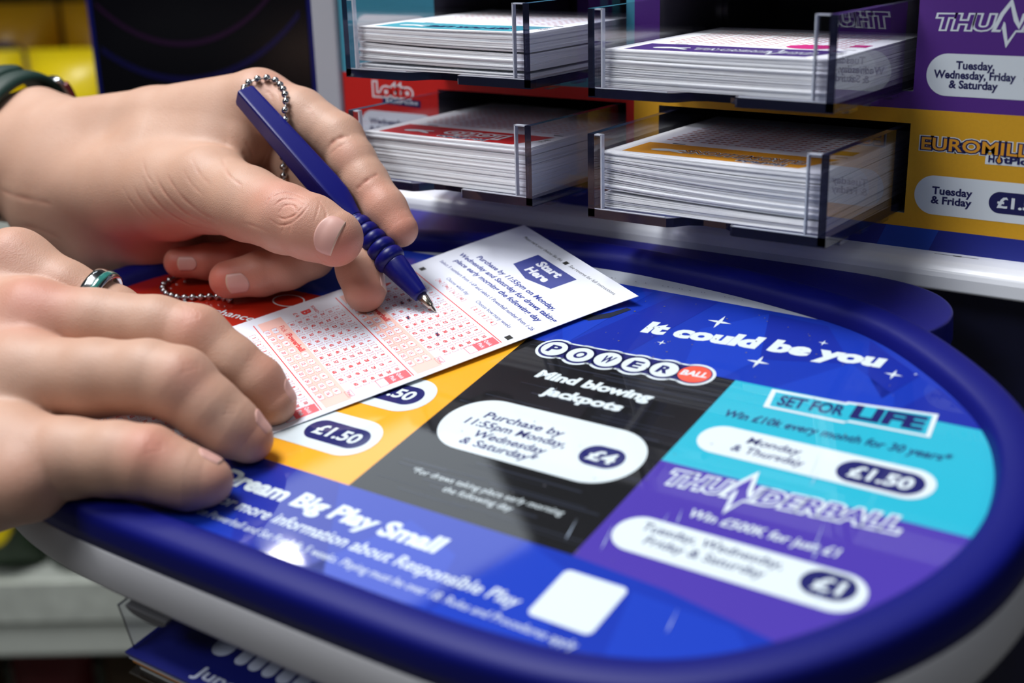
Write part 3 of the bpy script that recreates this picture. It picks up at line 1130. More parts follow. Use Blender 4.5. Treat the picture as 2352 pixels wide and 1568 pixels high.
def yield_top(par, TF, key, head):
    s = Sheet(TF, step=0.05)
    strip(s, 8, 3.5, 100, 31, 1, head)
    s.poly([(100, 3.5), (108.5, 31), (100, 31)], 1, head)
    s.rect(20, 32.4, 27, 33.6, 1, I_BLACK)
    s.rect(104, 36, 110, 37.2, 1, I_BLACK)
    s.text('P/48', 111, 16, None, 3.2, 1, I_BLACK, bold=0.0, ang=math.pi / 2)
    s.build('heading_band', par)
    s = Sheet(TF, step=0.05)
    # crossed-fingers mark
    s.disc(25, 14.5, 6.4, 3.0, 4, P_WHITE, ang=0.2)
    s.poly([(28, 13), (37, 10), (38, 11.6), (30, 16)], 4, P_WHITE)
    s.poly([(27, 16), (36, 18.4), (37, 16.8), (29, 13)], 4, P_WHITE)
    if key in ('purple',):
        thunder(s, lambda x, y: (101 - x * 0.66, 19.0 - y * 0.62), 4, P_WHITE, head)
    elif key == 'gold':
        v = [('EUROMILLIONS', 102, 18.5, 38, 7.4, P_GOLDTEXT)]
        s.text('EUROMILLIONS', 98, 19.5, 36, 7.2, 4, P_WHITE, bold=0.1, y1=19.5, ref_bold=0.0)
        s.text('EUROMILLIONS', 98, 19.5, 36, 7.2, 5, P_NAVY, bold=0.045, y1=19.5, ref_bold=0.0)
        s.text('EUROMILLIONS', 98, 19.5, 36, 7.2, 6, head, bold=0.0, y1=19.5)
        s.text('HotPicks', 92, 8.6, 68, 4.2, 4, P_WHITE, bold=0.1, y1=8.6, ref_bold=0.0)
        s.text('HotPicks', 92, 8.6, 68, 4.2, 5, P_NAVY, bold=0.03, y1=8.6)
    elif key == 'red':
        s.text('Lotto', 84, 22.5, 46, 11, 4, P_WHITE, bold=0.12, y1=22.5, ref_bold=0.0)
        s.text('Lotto', 84, 22.5, 46, 11, 5, head, bold=0.01, y1=22.5)
        s.text('HotPicks', 80, 9, 48, 4.2, 4, P_WHITE, bold=0.1, y1=9, ref_bold=0.0)
        s.text('HotPicks', 80, 9, 48, 4.2, 5, P_NAVY, bold=0.03, y1=9)
    else:
        s.text('SET FOR LIFE', 92, 18.5, 38, 7, 4, P_NAVY, bold=0.04, y1=18.5)
    s.build('game_logo', par)
    s = Sheet(TF, step=0.05)
    ink = mat('slip_red_numbers', (206, 74, 60), 0.6)
    for c in range(5):
        for r_ in range(12):
            for e in range(4):
                x = 12 + c * 19 + e * 4.2
                y = 41 + r_ * 5.4
                s.rect(x, y, x + 2.9, y + 0.5, 1, ink)
                s.rect(x, y + 1.2, x + 2.9, y + 1.7, 1, ink)
    s.build('number_print', par)
    if key == 'purple':
        s = Sheet(TF, step=0.05)
        s.disc(86, 43, 12, 9, 2, I_MAGENTA)
        s.rect(102, 48, 110, 58, 2, I_MAGENTA)
        s.build('round_stamp', par)
    if key == 'gold':
        s = Sheet(TF, step=0.05)
        s.rect(98, 42, 110, 52, 2, P_GOLD)
        s.build('corner_stamp', par)


H_GOLD = inkm('heading_gold', (236, 160, 34))
H_PURPLE = inkm('heading_purple', (66, 38, 116))
H_RED = inkm('heading_red', (206, 32, 36))
H_TEAL = inkm('heading_teal', (70, 158, 176))
pile('gold', 4.2, 24.4, 27.6, 42, H_GOLD, 'top slip of the gold pile, white with a gold heading band', 11, [(4, 0.8), (8, 1.6), (20, 0.5), (26, 0.5), (33, 1.3)], 5.2)
pile('purple', 4.8, 83.4, 17.6, 30, H_PURPLE, 'top slip of the purple pile, white with a dark purple heading band', 12, [(14, 0.5), (21, 0.6)], 1.6)
pile('red', -153.5, 25.6, 24.6, 34, H_RED, 'top slip of the red pile, white with a red heading band', 13, [(22, 0.5), (28, 0.5)], 1.0)
pile('teal', -153.0, 85.2, 22.0, 34, H_TEAL, 'top slip of the teal pile, white with a teal heading band', 14, [(3, 2.4), (17, 1.6)], 2.6)

# ================================================================ around the stand
FX = np.array([0.8102, 0.5861])          # along the shelving
FN = np.array([-0.5861, 0.8102])         # away from the counter


def BK(r, f, z):
    """metres: r along the shelving, f away from the camera side, z height"""
    p = np.array([0.2309, -0.3223]) + FX * r + FN * f
    return np.array([p[0], p[1], z])


def bbox(mb, r0, r1, f0, f1, z0, z1, m=0):
    c = [BK(r0, f0, z0), BK(r1, f0, z0), BK(r1, f1, z0), BK(r0, f1, z0), BK(r0, f0, z1), BK(r1, f0, z1), BK(r1, f1, z1), BK(r0, f1, z1)]
    mb.hexa(c, m)


M_SHELF = mat('pale_shelf', (196, 202, 194), 0.5, noise=0.06, nscale=30)
M_YEL = mat('yellow_wrapper', (236, 208, 10), 0.35, noise=0.15, nscale=9)
M_AMB = mat('amber_wrapper', (206, 150, 10), 0.35, noise=0.3, nscale=12)
M_GRN = mat('green_wrapper', (26, 52, 24), 0.5, noise=0.3, nscale=14)
M_DRED = mat('dark_red_wrapper', (92, 18, 22), 0.5, noise=0.3, nscale=14)
M_BRN = mat('brown_carton', (60, 40, 10), 0.6)
M_PALE = mat('pale_wrapper', (190, 196, 188), 0.5, noise=0.3, nscale=45)
M_BLUEW = mat('blue_wrapper', (24, 28, 96), 0.5)
M_SCREEN = mat('black_poster', (9, 9, 14), 0.25)
M_ARC = mat('purple_reflection_arc', (34, 12, 40), 0.3)
M_ARC2 = mat('blue_reflection_arc', (14, 12, 56), 0.3)
M_BAND = mat('navy_frame', (8, 16, 92), 0.35)

# shelving far behind the writer
sh = thing('shop_shelving', (0, 0, 0), 'pale shop shelving far behind the hands, out of focus', 'shelving')
sh.location = Vector(BK(-0.6, 1.4, -0.95))
for name, z in (('shelf_board', -0.635), ('shelf_board', -0.16), ('shelf_board', 0.225)):
    mb = MB()
    bbox(mb, -1.4, 0.2, 1.22, 1.62, z, z + 0.045)
    o = mb.build(name, [M_SHELF], sh, world_in=True)
    bevel(o, 6, 2)
mb = MB()
bbox(mb, -1.4, 0.2, 1.62, 1.66, -0.95, 0.9)
mb.build('back_panel', [mat('dark_back_panel', (30, 26, 20), 0.7)], sh, world_in=True)
mb = MB()
bbox(mb, -1.4, 0.2, 1.24, 1.66, -0.98, -0.9)
mb.build('plinth', [M_SHELF], sh, world_in=True)
mb = MB()
bbox(mb, -1.4, 0.2, 1.214, 1.222, -0.588, -0.54)
mb.build('front_riser', [M_PALE], sh, world_in=True)


def pack(name, r0, r1, f0, z0, h, m, label, cat, group, lm=None, pil=True):
    """a soft pack: pillow-shaped bag with crimped ends, or a carton with a label patch"""
    root = bpy.data.objects.new(name, None)
    C.objects.link(root)
    root.location = Vector(BK((r0 + r1) / 2, f0 + 0.05, z0))
    tag(root, label, cat, group)
    mb = MB()
    n, k = 10, 8
    v = []
    for side in (0, 1):
        for j in range(k + 1):
            for i in range(n + 1):
                a, b = i / n, j / k
                bulge = (math.sin(math.pi * min(1, max(0, a))) ** 0.5) * (math.sin(math.pi * min(1, max(0, b))) ** 0.4)
                f = f0 + 0.05 + (-1 if side == 0 else 1) * 0.045 * bulge
                v.append(BK(r0 + (r1 - r0) * a, f, z0 + h * b))
    fs = []
    for side in (0, 1):
        o_ = side * (n + 1) * (k + 1)
        for j in range(k):
            for i in range(n):
                q = (o_ + j * (n + 1) + i, o_ + j * (n + 1) + i + 1, o_ + (j + 1) * (n + 1) + i + 1, o_ + (j + 1) * (n + 1) + i)
                fs.append(q if side == 0 else q[::-1])
    obj('wrapper', v, fs, [m], root, world_in=True, smooth=True)
    if lm is not None:
        v = [BK(r0 + (r1 - r0) * (0.5 + 0.34 * math.cos(t)), f0 - 0.002, z0 + h * (0.55 + 0.22 * math.sin(t))) for t in np.linspace(0, 2 * math.pi, 20, endpoint=False)]
        v2 = [p + np.array([*(FN * 0.012), 0]) for p in v]
        obj('badge', v + v2, [tuple(range(20)), tuple(range(39, 19, -1))] + [(i, 20 + i, 20 + (i + 1) % 20, (i + 1) % 20) for i in range(20)], [lm], root, world_in=True)
    return root


desc = ('amber pack on the middle shelf, standing {} in its row', 'yellow pack on the middle shelf, standing {} in its row')
ords = ('first', 'second', 'third', 'fourth', 'fifth')
for i in range(4):
    r0 = -0.72 + i * 0.105
    pack('snack_pack', r0, r0 + 0.1, 1.30, -0.114, 0.125, M_YEL, 'bright yellow snack pack on the shelf behind the wristband, %s from the left end' % ords[i], 'packet', 'yellow packs on the far shelf', None)
for i in range(4):
    r0 = -0.72 + i * 0.105
    pack('snack_pack', r0, r0 + 0.1, 1.42, -0.114, 0.165, M_AMB, 'amber snack pack in the back row of the far shelf, %s from the left end' % ords[i], 'packet', 'amber packs on the far shelf', M_BLUEW if i in (1,) else None)
for i in range(5):
    r0 = -0.74 + i * 0.085
    pack('snack_pack', r0, r0 + 0.08, 1.30, -0.589, 0.15, M_GRN, 'dark green pack on the low shelf below the desk, %s from the left end' % ords[i], 'packet', 'green packs on the low shelf', M_YEL if i == 1 else None)
for i in range(5):
    r0 = -0.74 + i * 0.11
    pack('snack_pack', r0, r0 + 0.1, 1.28, -0.899, 0.24, M_DRED if i % 2 else M_BRN, ('dark red' if i % 2 else 'brown') + ' pack on the bottom shelf, %s from the left end' % ords[i], 'packet', 'packs on the bottom shelf', None)

# black poster case standing between shelving and dispenser
dd = -60.0
case = thing('poster_case', F(-340, -40, dd), 'black poster panel in a dark blue frame standing behind the writing hand', 'display case')
mb = MB()
PX0, PX1 = -579.0, -316.0
mb.box(F, (PX0, -420, dd - 30), (PX1, 240, dd - 1), 0)
o = mb.build('case_body', [M_BAND], case)
bevel(o, 3, 3)
mb = MB()
mb.box(F, (PX0 + 9, -410, dd - 1), (PX1 - 9, 232, dd - 0.4), 0)
mb.build('poster_panel', [M_SCREEN], case)
s = Sheet(lambda x, h, n: F(x, h, dd - 0.3 + n))  # reflection arcs painted as flat colour on the glossy panel
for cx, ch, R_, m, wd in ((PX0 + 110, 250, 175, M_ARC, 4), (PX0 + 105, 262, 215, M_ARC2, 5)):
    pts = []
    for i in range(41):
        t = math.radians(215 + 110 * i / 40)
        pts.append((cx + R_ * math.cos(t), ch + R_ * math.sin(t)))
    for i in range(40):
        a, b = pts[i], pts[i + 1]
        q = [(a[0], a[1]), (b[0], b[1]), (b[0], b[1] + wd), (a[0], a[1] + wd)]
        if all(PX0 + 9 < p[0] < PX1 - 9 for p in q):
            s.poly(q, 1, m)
s.build('painted_arc_reflection', case)

# leaflets in a clear bracket under the desk
br = thing('leaflet_holder', (-60, -196, -62), 'small clear bracket under the front edge of the desk', 'holder')
mb = MB()
c = [(-78, -204, -64), (-76.6, -204, -64), (-76.6, -150, -64), (-78, -150, -64), (-78, -204, -36), (-76.6, -204, -36), (-76.6, -150, -36), (-78, -150, -36)]
mb.hexa([np.array(p, float) for p in c], 0, [1, 1, 1, 0, 1, 0])
mb.build('clear_plate', [M_CLEAR, M_EDGE], br)
v, f = [], []
for i in range(13):
    t = math.pi * i / 12
    for y in (-203, -192):
        v.append((-61 + 13 * math.cos(t), y, -35.5 - 5.0 * math.sin(t)))
for i in range(12):
    f.append((2 * i, 2 * i + 1, 2 * i + 3, 2 * i + 2))
f.append(tuple(range(0, 26, 2)))
f.append(tuple(range(25, 0, -2)))
f.append((0, 24, 25, 1))
obj('mounting_lug', v, f, mat('lug_grey', (84, 84, 88), 0.5), br, smooth=False)
mb = MB()
mb.box(DESK, (-79, -209, -70.5), (90, -100, -69.5))
mb.build('base_plate', [M_CLEAR], br)
LB = mat('leaflet_blue', (18, 26, 112), 0.35)
for k, (m, nm, lab) in enumerate(((mat('leaflet_white', (214, 216, 214), 0.5), 'white', 'bottom'), (mat('leaflet_black', (26, 26, 28), 0.5), 'black', 'second from bottom'),
                                  (mat('leaflet_orange', (222, 140, 40), 0.5), 'orange and white', 'middle'), (mat('leaflet_pale', (206, 214, 226), 0.5), 'pale', 'second from top'), (LB, 'dark blue', 'top'))):
    z = -69.2 + k * 1.9
    mb = MB()
    e = (4 - k) * 1.1
    mb.prism(DESK, [(-79.5 + e, -207.5 + e * 0.4), (84 + e, -207.5 + e * 0.4), (84 + e, -120), (-76 + e, -120)], z, z + 1.6)
    o = mb.build('leaflet', [m], None)
    tag(o, '%s leaflet %s of the stack in the bracket under the desk' % (nm, lab), 'leaflet', 'leaflets under the desk')
    if k == 4:
        s = Sheet(lambda x, y, n: np.array([x, y, z + 1.62 + n]))
        wl = mat('leaflet_letters', (196, 204, 226), 0.5)
        s.text('June 20', -41, -203.5, 0, 6.0, 1, wl, bold=0.02, shear=0.1)
        for cx_, hw_ in ((-40.5, 5.6), (-27.5, 3.2), (-19.5, 3.2), (-11.5, 3.2), (-3, 3.4), (5.5, 3.4)):
            s.pill(cx_ - hw_, -190.5, cx_ + hw_, -176, 1, wl, r=hw_ * 0.95)
        s.build('leaflet_lettering', o)

# floor and walls of the shop
def slab(name, a, b, m):
    mb = MB()
    mb.box(lambda x, y, z: np.array([x, y, z]), a, b)
    o = mb.build(name, [m], None, world_in=True)
    tag(o, kind='structure')
    return o


slab('floor', (-4, -4, -1.06), (4, 4, -1.0), mat('shop_floor_tiles', (120, 118, 114), 0.4, noise=0.1, nscale=3))
slab('wall_back', (-4, 3.9, -1.0), (4, 4, 2.4), mat('shop_wall_dark', (46, 48, 56), 0.8, noise=0.2, nscale=2))
slab('wall_left', (-4, -4, -1.0), (-3.9, 3.9, 2.4), MATS['shop_wall_dark'])

# ================================================================ the person's hands
def rcone(p, a, b, r1, r2):
    """distance to a cone with rounded ends"""
    ba = b - a
    l2 = float(ba @ ba)
    t = np.clip(((p - a) @ ba) / l2, 0, 1)
    # slight ease keeps the tapering smooth from joint to joint
    q = p - a - t[:, None] * ba
    return np.sqrt((q * q).sum(1)) - (r1 + (r2 - r1) * t)


def smin(a, b, k):
    h = np.maximum(k - np.abs(a - b), 0) / k
    return np.minimum(a, b) - h * h * k * 0.25


def chain_d(p, ch, k):
    d = None
    for n0, n1 in zip(ch, ch[1:]):
        e = rcone(p, np.array(n0[:3]), np.array(n1[:3]), n0[3], n1[3])
        d = e if d is None else smin(d, e, k)
    return d


class Hand:
    def __init__(self, palm, fingers, kp=16, kj=8, kf=1.2):
        self.palm, self.fingers, self.kp, self.kj, self.kf = palm, fingers, kp, kj, kf

    def dist(self, p):
        P_ = None
        for ch in self.palm:
            e = chain_d(p, ch, 5)
            P_ = e if P_ is None else smin(P_, e, self.kp)
        D = P_
        for ch in self.fingers:
            e = chain_d(p, ch, 3.5)
            # blend into the palm only near the root
            root = np.array(ch[0][:3])
            w = np.clip(1 - (np.sqrt(((p - root) ** 2).sum(1)) - 22) / 26, 0.08, 1)
            g = smin(e, P_, self.kj * w)
            D = smin(D, g, self.kf)
        return D

    def grad(self, p, e=0.4):
        g = np.empty_like(p)
        for i in range(3):
            o = np.zeros(3)
            o[i] = e
            g[:, i] = self.dist(p + o) - self.dist(p - o)
        return g / (np.linalg.norm(g, axis=1)[:, None] + 1e-9)

    def project(self, p, off=0.0, it=4):
        for _ in range(it):
            p = p - self.grad(p) * (self.dist(p) - off)[:, None]
        return p


def surface_nets(fn, lo, hi, h):
    nx, ny, nz = [int(math.ceil((b - a) / h)) + 1 for a, b in zip(lo, hi)]
    gx, gy, gz = [np.arange(n) * h + a for n, a in zip((nx, ny, nz), lo)]
    # coarse pass to find active blocks
    D = np.full((nx, ny, nz), 1e3, np.float32)
    cs = 6
    cx, cy, cz = [np.arange(0, n, cs) for n in (nx, ny, nz)]
    X, Y, Z = np.meshgrid(gx[cx] + h * cs / 2, gy[cy] + h * cs / 2, gz[cz] + h * cs / 2, indexing='ij')
    cd_ = fn(np.stack([X.ravel(), Y.ravel(), Z.ravel()], 1)).reshape(X.shape)
    act = np.abs(cd_) < h * cs * 1.1 + 12 * 0 + h
    far_in = (cd_ < 0)
    for (i, j, k) in np.argwhere(~act):
        D[cx[i]:cx[i] + cs, cy[j]:cy[j] + cs, cz[k]:cz[k] + cs] = -1e3 if far_in[i, j, k] else 1e3
    idx = np.argwhere(act)
    pts, locs = [], []
    for (i, j, k) in idx:
        xs = np.arange(cx[i], min(cx[i] + cs, nx))
        ys = np.arange(cy[j], min(cy[j] + cs, ny))
        zs = np.arange(cz[k], min(cz[k] + cs, nz))
        A, B_, C_ = np.meshgrid(xs, ys, zs, indexing='ij')
        locs.append(np.stack([A.ravel(), B_.ravel(), C_.ravel()], 1))
    locs = np.concatenate(locs)
    pts = np.stack([gx[locs[:, 0]], gy[locs[:, 1]], gz[locs[:, 2]]], 1)
    D[locs[:, 0], locs[:, 1], locs[:, 2]] = fn(pts)
    # close the ends at the grid border
    D[0], D[-1], D[:, 0], D[:, -1], D[:, :, 0], D[:, :, -1] = 1e3, 1e3, 1e3, 1e3, 1e3, 1e3
    s = D < 0
    occ = np.zeros((nx - 1, ny - 1, nz - 1), np.int8)
    for a in (0, 1):
        for b in (0, 1):
            for c in (0, 1):
                occ += s[a:nx - 1 + a, b:ny - 1 + b, c:nz - 1 + c]
    cell = (occ > 0) & (occ < 8)
    ci = np.argwhere(cell)
    vid = np.full(cell.shape, -1, np.int64)
    vid[ci[:, 0], ci[:, 1], ci[:, 2]] = np.arange(len(ci))
    V = np.array(lo) + (ci + 0.5) * h
    F_ = []
    for ax in range(3):
        sl0 = [slice(None)] * 3
        sl1 = [slice(None)] * 3
        sl0[ax], sl1[ax] = slice(0, -1), slice(1, None)
        ch = s[tuple(sl0)] != s[tuple(sl1)]
        e = np.argwhere(ch)
        o1, o2 = [(1, 2), (2, 0), (0, 1)][ax]
        ok = (e[:, o1] > 0) & (e[:, o2] > 0) & (e[:, o1] < s.shape[o1] - 1) & (e[:, o2] < s.shape[o2] - 1)
        e = e[ok]
        def cellid(d1, d2):
            q = e.copy()
            q[:, o1] -= d1
            q[:, o2] -= d2
            return vid[q[:, 0], q[:, 1], q[:, 2]]
        a, b, c, d = cellid(1, 1), cellid(0, 1), cellid(0, 0), cellid(1, 0)
        fl_ = s[tuple(e.T)]
        q = np.stack([a, b, c, d], 1)
        q[~fl_] = q[~fl_][:, ::-1]
        F_.append(q)
    return V, np.concatenate(F_)


def subdivide(V, Q):
    """split every quad in four, linear"""
    E = np.concatenate([Q[:, [0, 1]], Q[:, [1, 2]], Q[:, [2, 3]], Q[:, [3, 0]]])
    Es = np.sort(E, 1)
    u, inv = np.unique(Es, axis=0, return_inverse=True)
    inv = inv.reshape(-1)
    n, m = len(V), len(Q)
    em = V[u].mean(1)
    fc = V[Q].mean(1)
    V2 = np.concatenate([V, em, fc])
    e = inv.reshape(4, m) + n
    fcid = np.arange(m) + n + len(u)
    Q2 = np.concatenate([np.stack([Q[:, 0], e[0], fcid, e[3]], 1), np.stack([e[0], Q[:, 1], e[1], fcid], 1),
                         np.stack([fcid, e[1], Q[:, 2], e[2]], 1), np.stack([e[3], fcid, e[2], Q[:, 3]], 1)])
    return V2, Q2


def relax(V, Q, it=2):
    for _ in range(it):
        acc = np.zeros_like(V)
        cnt = np.zeros(len(V))
        for a, b in ((0, 1), (1, 2), (2, 3), (3, 0)):
            np.add.at(acc, Q[:, a], V[Q[:, b]])
            np.add.at(acc, Q[:, b], V[Q[:, a]])
            np.add.at(cnt, Q[:, a], 1)
            np.add.at(cnt, Q[:, b], 1)
        V = 0.5 * V + 0.5 * acc / cnt[:, None]
    return V


def hand_surface(H, lo, hi, h, creases, skin_tint, fine=1):
    V, Q = surface_nets(H.dist, lo, hi, h)
    V = relax(V, Q, 2)
    V = H.project(V, it=3)
    for k in range(fine):
        V, Q = subdivide(V, Q)
        V = relax(V, Q, 1)
        V = H.project(V, it=2 if k == 0 else 1)
    N = H.grad(V)
    d = np.zeros(len(V))
    for pts, dep, wid in creases:
        P_ = np.array(smooth_curve(pts, 4) if len(pts) > 2 else pts, float)
        lo_, hi_ = P_.min(0) - 7, P_.max(0) + 7
        k_ = np.argwhere(((V > lo_) & (V < hi_)).all(1)).ravel()
        U = V[k_]
        best = np.full(len(U), 1e9)
        s_at = np.zeros(len(U))
        for i_, (a, b) in enumerate(zip(P_, P_[1:])):
            ba = b - a
            t = np.clip(((U - a) @ ba) / (ba @ ba), 0, 1)
            q = U - a - t[:, None] * ba
            e_ = np.sqrt((q * q).sum(1))
            s_at = np.where(e_ < best, (i_ + t) / (len(P_) - 1), s_at)
            best = np.minimum(best, e_)
        fade = np.sqrt(np.clip(4 * s_at * (1 - s_at), 0, 1)) * (0.75 + 0.25 * np.sin(s_at * 17 + dep * 40))
        d[k_] -= dep * fade * np.exp(-(best / wid) ** 2)
        d[k_] += 0.18 * dep * fade * np.exp(-((best - 2.4 * wid) / (1.6 * wid)) ** 2)
    V = V + N * d[:, None]
    tint = np.clip(-d, 0, 0.6) * 0.5  # redder folds, with crease shade painted into the skin colour
    for c, r, s_ in skin_tint:
        tint += s_ * np.exp(-(((V - np.array(c)) ** 2).sum(1)) / (r * r))
    return V, Q, np.clip(tint, 0, 1), d


def skin_material():
    m = bpy.data.materials.new('skin')
    m.use_nodes = True
    nt = m.node_tree
    b = nt.nodes['Principled BSDF']
    tc = nt.nodes.new('ShaderNodeTexCoord')
    at = nt.nodes.new('ShaderNodeAttribute')
    at.attribute_name = 'skin_tint'  # blush spots plus the painted crease shade
    n1 = nt.nodes.new('ShaderNodeTexNoise')
    n1.inputs['Scale'].default_value = 55
    n1.inputs['Detail'].default_value = 4
    nt.links.new(tc.outputs['Object'], n1.inputs['Vector'])
    mx = nt.nodes.new('ShaderNodeMix')
    mx.data_type = 'RGBA'
    mx.inputs[6].default_value = srgb((200, 163, 143))
    mx.inputs[7].default_value = srgb((184, 142, 120))
    nt.links.new(n1.outputs['Fac'], mx.inputs[0])
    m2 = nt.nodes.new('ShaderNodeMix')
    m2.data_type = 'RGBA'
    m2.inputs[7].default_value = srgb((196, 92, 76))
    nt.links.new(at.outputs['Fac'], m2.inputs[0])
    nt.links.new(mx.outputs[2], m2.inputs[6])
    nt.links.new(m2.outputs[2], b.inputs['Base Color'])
    b.inputs['Roughness'].default_value = 0.48
    b.inputs['Specular IOR Level'].default_value = 0.4
    b.inputs['Subsurface Weight'].default_value = 0.15
    b.inputs['Subsurface Radius'].default_value = (0.0022, 0.0009, 0.0005)
    b.inputs['Subsurface Scale'].default_value = 1.0
    v = nt.nodes.new('ShaderNodeTexVoronoi')
    v.inputs['Scale'].default_value = 2300
    nt.links.new(tc.outputs['Object'], v.inputs['Vector'])
    n2 = nt.nodes.new('ShaderNodeTexNoise')
    n2.inputs['Scale'].default_value = 420
    n2.inputs['Detail'].default_value = 4
    nt.links.new(tc.outputs['Object'], n2.inputs['Vector'])
    ad = nt.nodes.new('ShaderNodeMath')
    ad.operation = 'ADD'
    nt.links.new(v.outputs['Distance'], ad.inputs[0])
    nt.links.new(n2.outputs['Fac'], ad.inputs[1])
    bp = nt.nodes.new('ShaderNodeBump')
    bp.inputs['Strength'].default_value = 0.2
    bp.inputs['Distance'].default_value = 0.00035
    nt.links.new(ad.outputs[0], bp.inputs['Height'])
    nt.links.new(bp.outputs[0], b.inputs['Normal'])
    return m


M_SKIN = skin_material()
M_NAIL = mat('fingernail', (204, 158, 148), 0.42, spec=0.45)
M_NAILTIP = mat('fingernail_tip', (204, 172, 152), 0.35)


def nail(H, tip, dip, dorsal, w, ln, back, parent):
    """thin curved plate lying on the finger; tip/dip nodes give the finger direction"""
    tip, dip, n_ = np.array(tip[:3]), np.array(dip[:3]), np.array(dorsal, float)
    ax = tip - dip
    ax /= np.linalg.norm(ax)
    n_ = n_ - ax * (n_ @ ax)
    n_ /= np.linalg.norm(n_)
    sd = np.cross(ax, n_)
    A, B_ = 14, 12
    r = 12.0
    pts = []
    for j in range(B_ + 1):
        b = j / B_
        for i in range(A + 1):
            a = i / A * 2 - 1
            # rounded base, gently curved free edge
            wb = 1 - 0.10 * (1 - b) ** 2
            bb = b * (1 - 0.10 * a * a) + (1 - b) * (0.30 * a * a)
            th = a * wb * w / 2 / r
            pts.append(tip + ax * (-back + ln * bb) + n_ * r * math.cos(th) + sd * r * math.sin(th))
    pts = np.array(pts)
    up_ = H.project(pts, 0.0, 6)
    g = H.grad(up_)
    n2 = len(up_)
    lift = np.array([(0.08 + 0.32 * min(1, 6 * (1 - abs(i / A * 2 - 1))) * (0.4 + 0.6 * min(1, 5 * j / B_))) for j in range(B_ + 1) for i in range(A + 1)])
    top_ = up_ + g * lift[:, None]
    bot = up_ - g * 0.7
    q = lambda l, j, i: l * n2 + j * (A + 1) + i
    fs, mi = [], []
    for j in range(B_):
        for i in range(A):
            fs.append((q(0, j, i), q(0, j, i + 1), q(0, j + 1, i + 1), q(0, j + 1, i)))
            mi.append(1 if j >= B_ - 1 else 0)
            fs.append((q(1, j, i), q(1, j + 1, i), q(1, j + 1, i + 1), q(1, j, i + 1)))
            mi.append(0)
    for i in range(A):
        fs.append((q(0, 0, i + 1), q(0, 0, i), q(1, 0, i), q(1, 0, i + 1)))
        fs.append((q(0, B_, i), q(0, B_, i + 1), q(1, B_, i + 1), q(1, B_, i)))
        mi += [0, 1]
    for j in range(B_):
        fs.append((q(0, j, 0), q(0, j + 1, 0), q(1, j + 1, 0), q(1, j, 0)))
        fs.append((q(0, j + 1, A), q(0, j, A), q(1, j, A), q(1, j + 1, A)))
        mi += [0, 0]
    return obj('fingernail', np.concatenate([top_, bot]), fs, [M_NAIL, M_NAILTIP], parent, midx=mi, smooth=True)

# joint positions (x, y, z, radius) of both hands, in desk units
LEFT_PALM = [[(-530.6, -8.4, 51.0, 44), (-424.8, -7.5, 53.5, 36), (-370.6, 0.3, 53.2, 36.5), (-342.6, 2.2, 50.0, 34)], [(-345.4, 10.0, 64.8, 27), (-277.2, 29.6, 75.5, 22), (-203.2, 47.0, 88.8, 17.6)], [(-348.2, 10.3, 51.5, 28), (-281.0, 33.1, 57.4, 22), (-216.4, 56.9, 63.6, 17)], [(-343.7, 5.6, 39.2, 26), (-287.8, 25.7, 39.9, 21), (-229.3, 48.8, 39.5, 16)], [(-331.5, -5.9, 25.0, 22), (-286.1, 5.5, 17.0, 17), (-243.4, 28.7, 20.9, 14)], [(-343.2, -18.6, 29.0, 20), (-303.9, -14.1, 16.1, 18), (-271.6, -1.2, 13.3, 15.5), (-249.4, 11.0, 15.1, 14)], [(-328.2, -4.1, 44.9, 32), (-269.7, -3.5, 48.1, 30), (-232.0, -4.6, 52.7, 26), (-198.9, -5.9, 57.9, 22.5)], [(-256.7, 15.3, 66.4, 20), (-222.9, 26.8, 70.3, 17), (-206.7, 32.5, 72.1, 14)], [(-397.4, 4.2, 67.5, 16), (-385.7, 14.4, 76.9, 15), (-376.5, 19.6, 79.7, 14.5), (-363.3, 20.1, 75.3, 14)]]
LEFT_FINGERS = [[(-198.9, -5.9, 57.9, 22.5), (-162.7, -12.3, 56.5, 19.5), (-131.1, -17.3, 54.0, 17.6), (-114.6, -16.2, 50.8, 16.4), (-101.5, -14.5, 46.0, 14.6)], [(-203.2, 47.0, 88.8, 17.6), (-172.8, 47.3, 82.7, 15.4), (-145.8, 46.1, 72.1, 13.6), (-132.8, 40.2, 62.9, 12.4), (-121.9, 35.6, 53.8, 12), (-105.6, 29.6, 42.5, 11.2), (-94.1, 25.8, 33.8, 9.3)], [(-216.4, 56.9, 63.6, 17), (-175.2, 43.5, 52.4, 14), (-142.1, 29.3, 40.9, 12.8), (-117.6, 11.6, 28.7, 12), (-106.6, 2.5, 19.2, 11.8), (-99.2, -4.2, 11.3, 11.0)], [(-229.3, 48.8, 39.5, 16), (-184.3, 27.2, 28.9, 13.5), (-148.1, 9.2, 19.0, 12.5), (-156.1, -2.4, 16.1, 12.2), (-167.8, -11.6, 14.4, 12), (-183.3, -22.2, 13.4, 10.4)], [(-243.4, 28.7, 20.9, 14), (-213.9, 20.2, 15.8, 11.5), (-190.6, 14.3, 13.4, 10.5), (-202.0, 3.9, 11.8, 10.3), (-216.5, -6.4, 12.2, 10), (-231.6, -15.1, 13.5, 8.8)]]
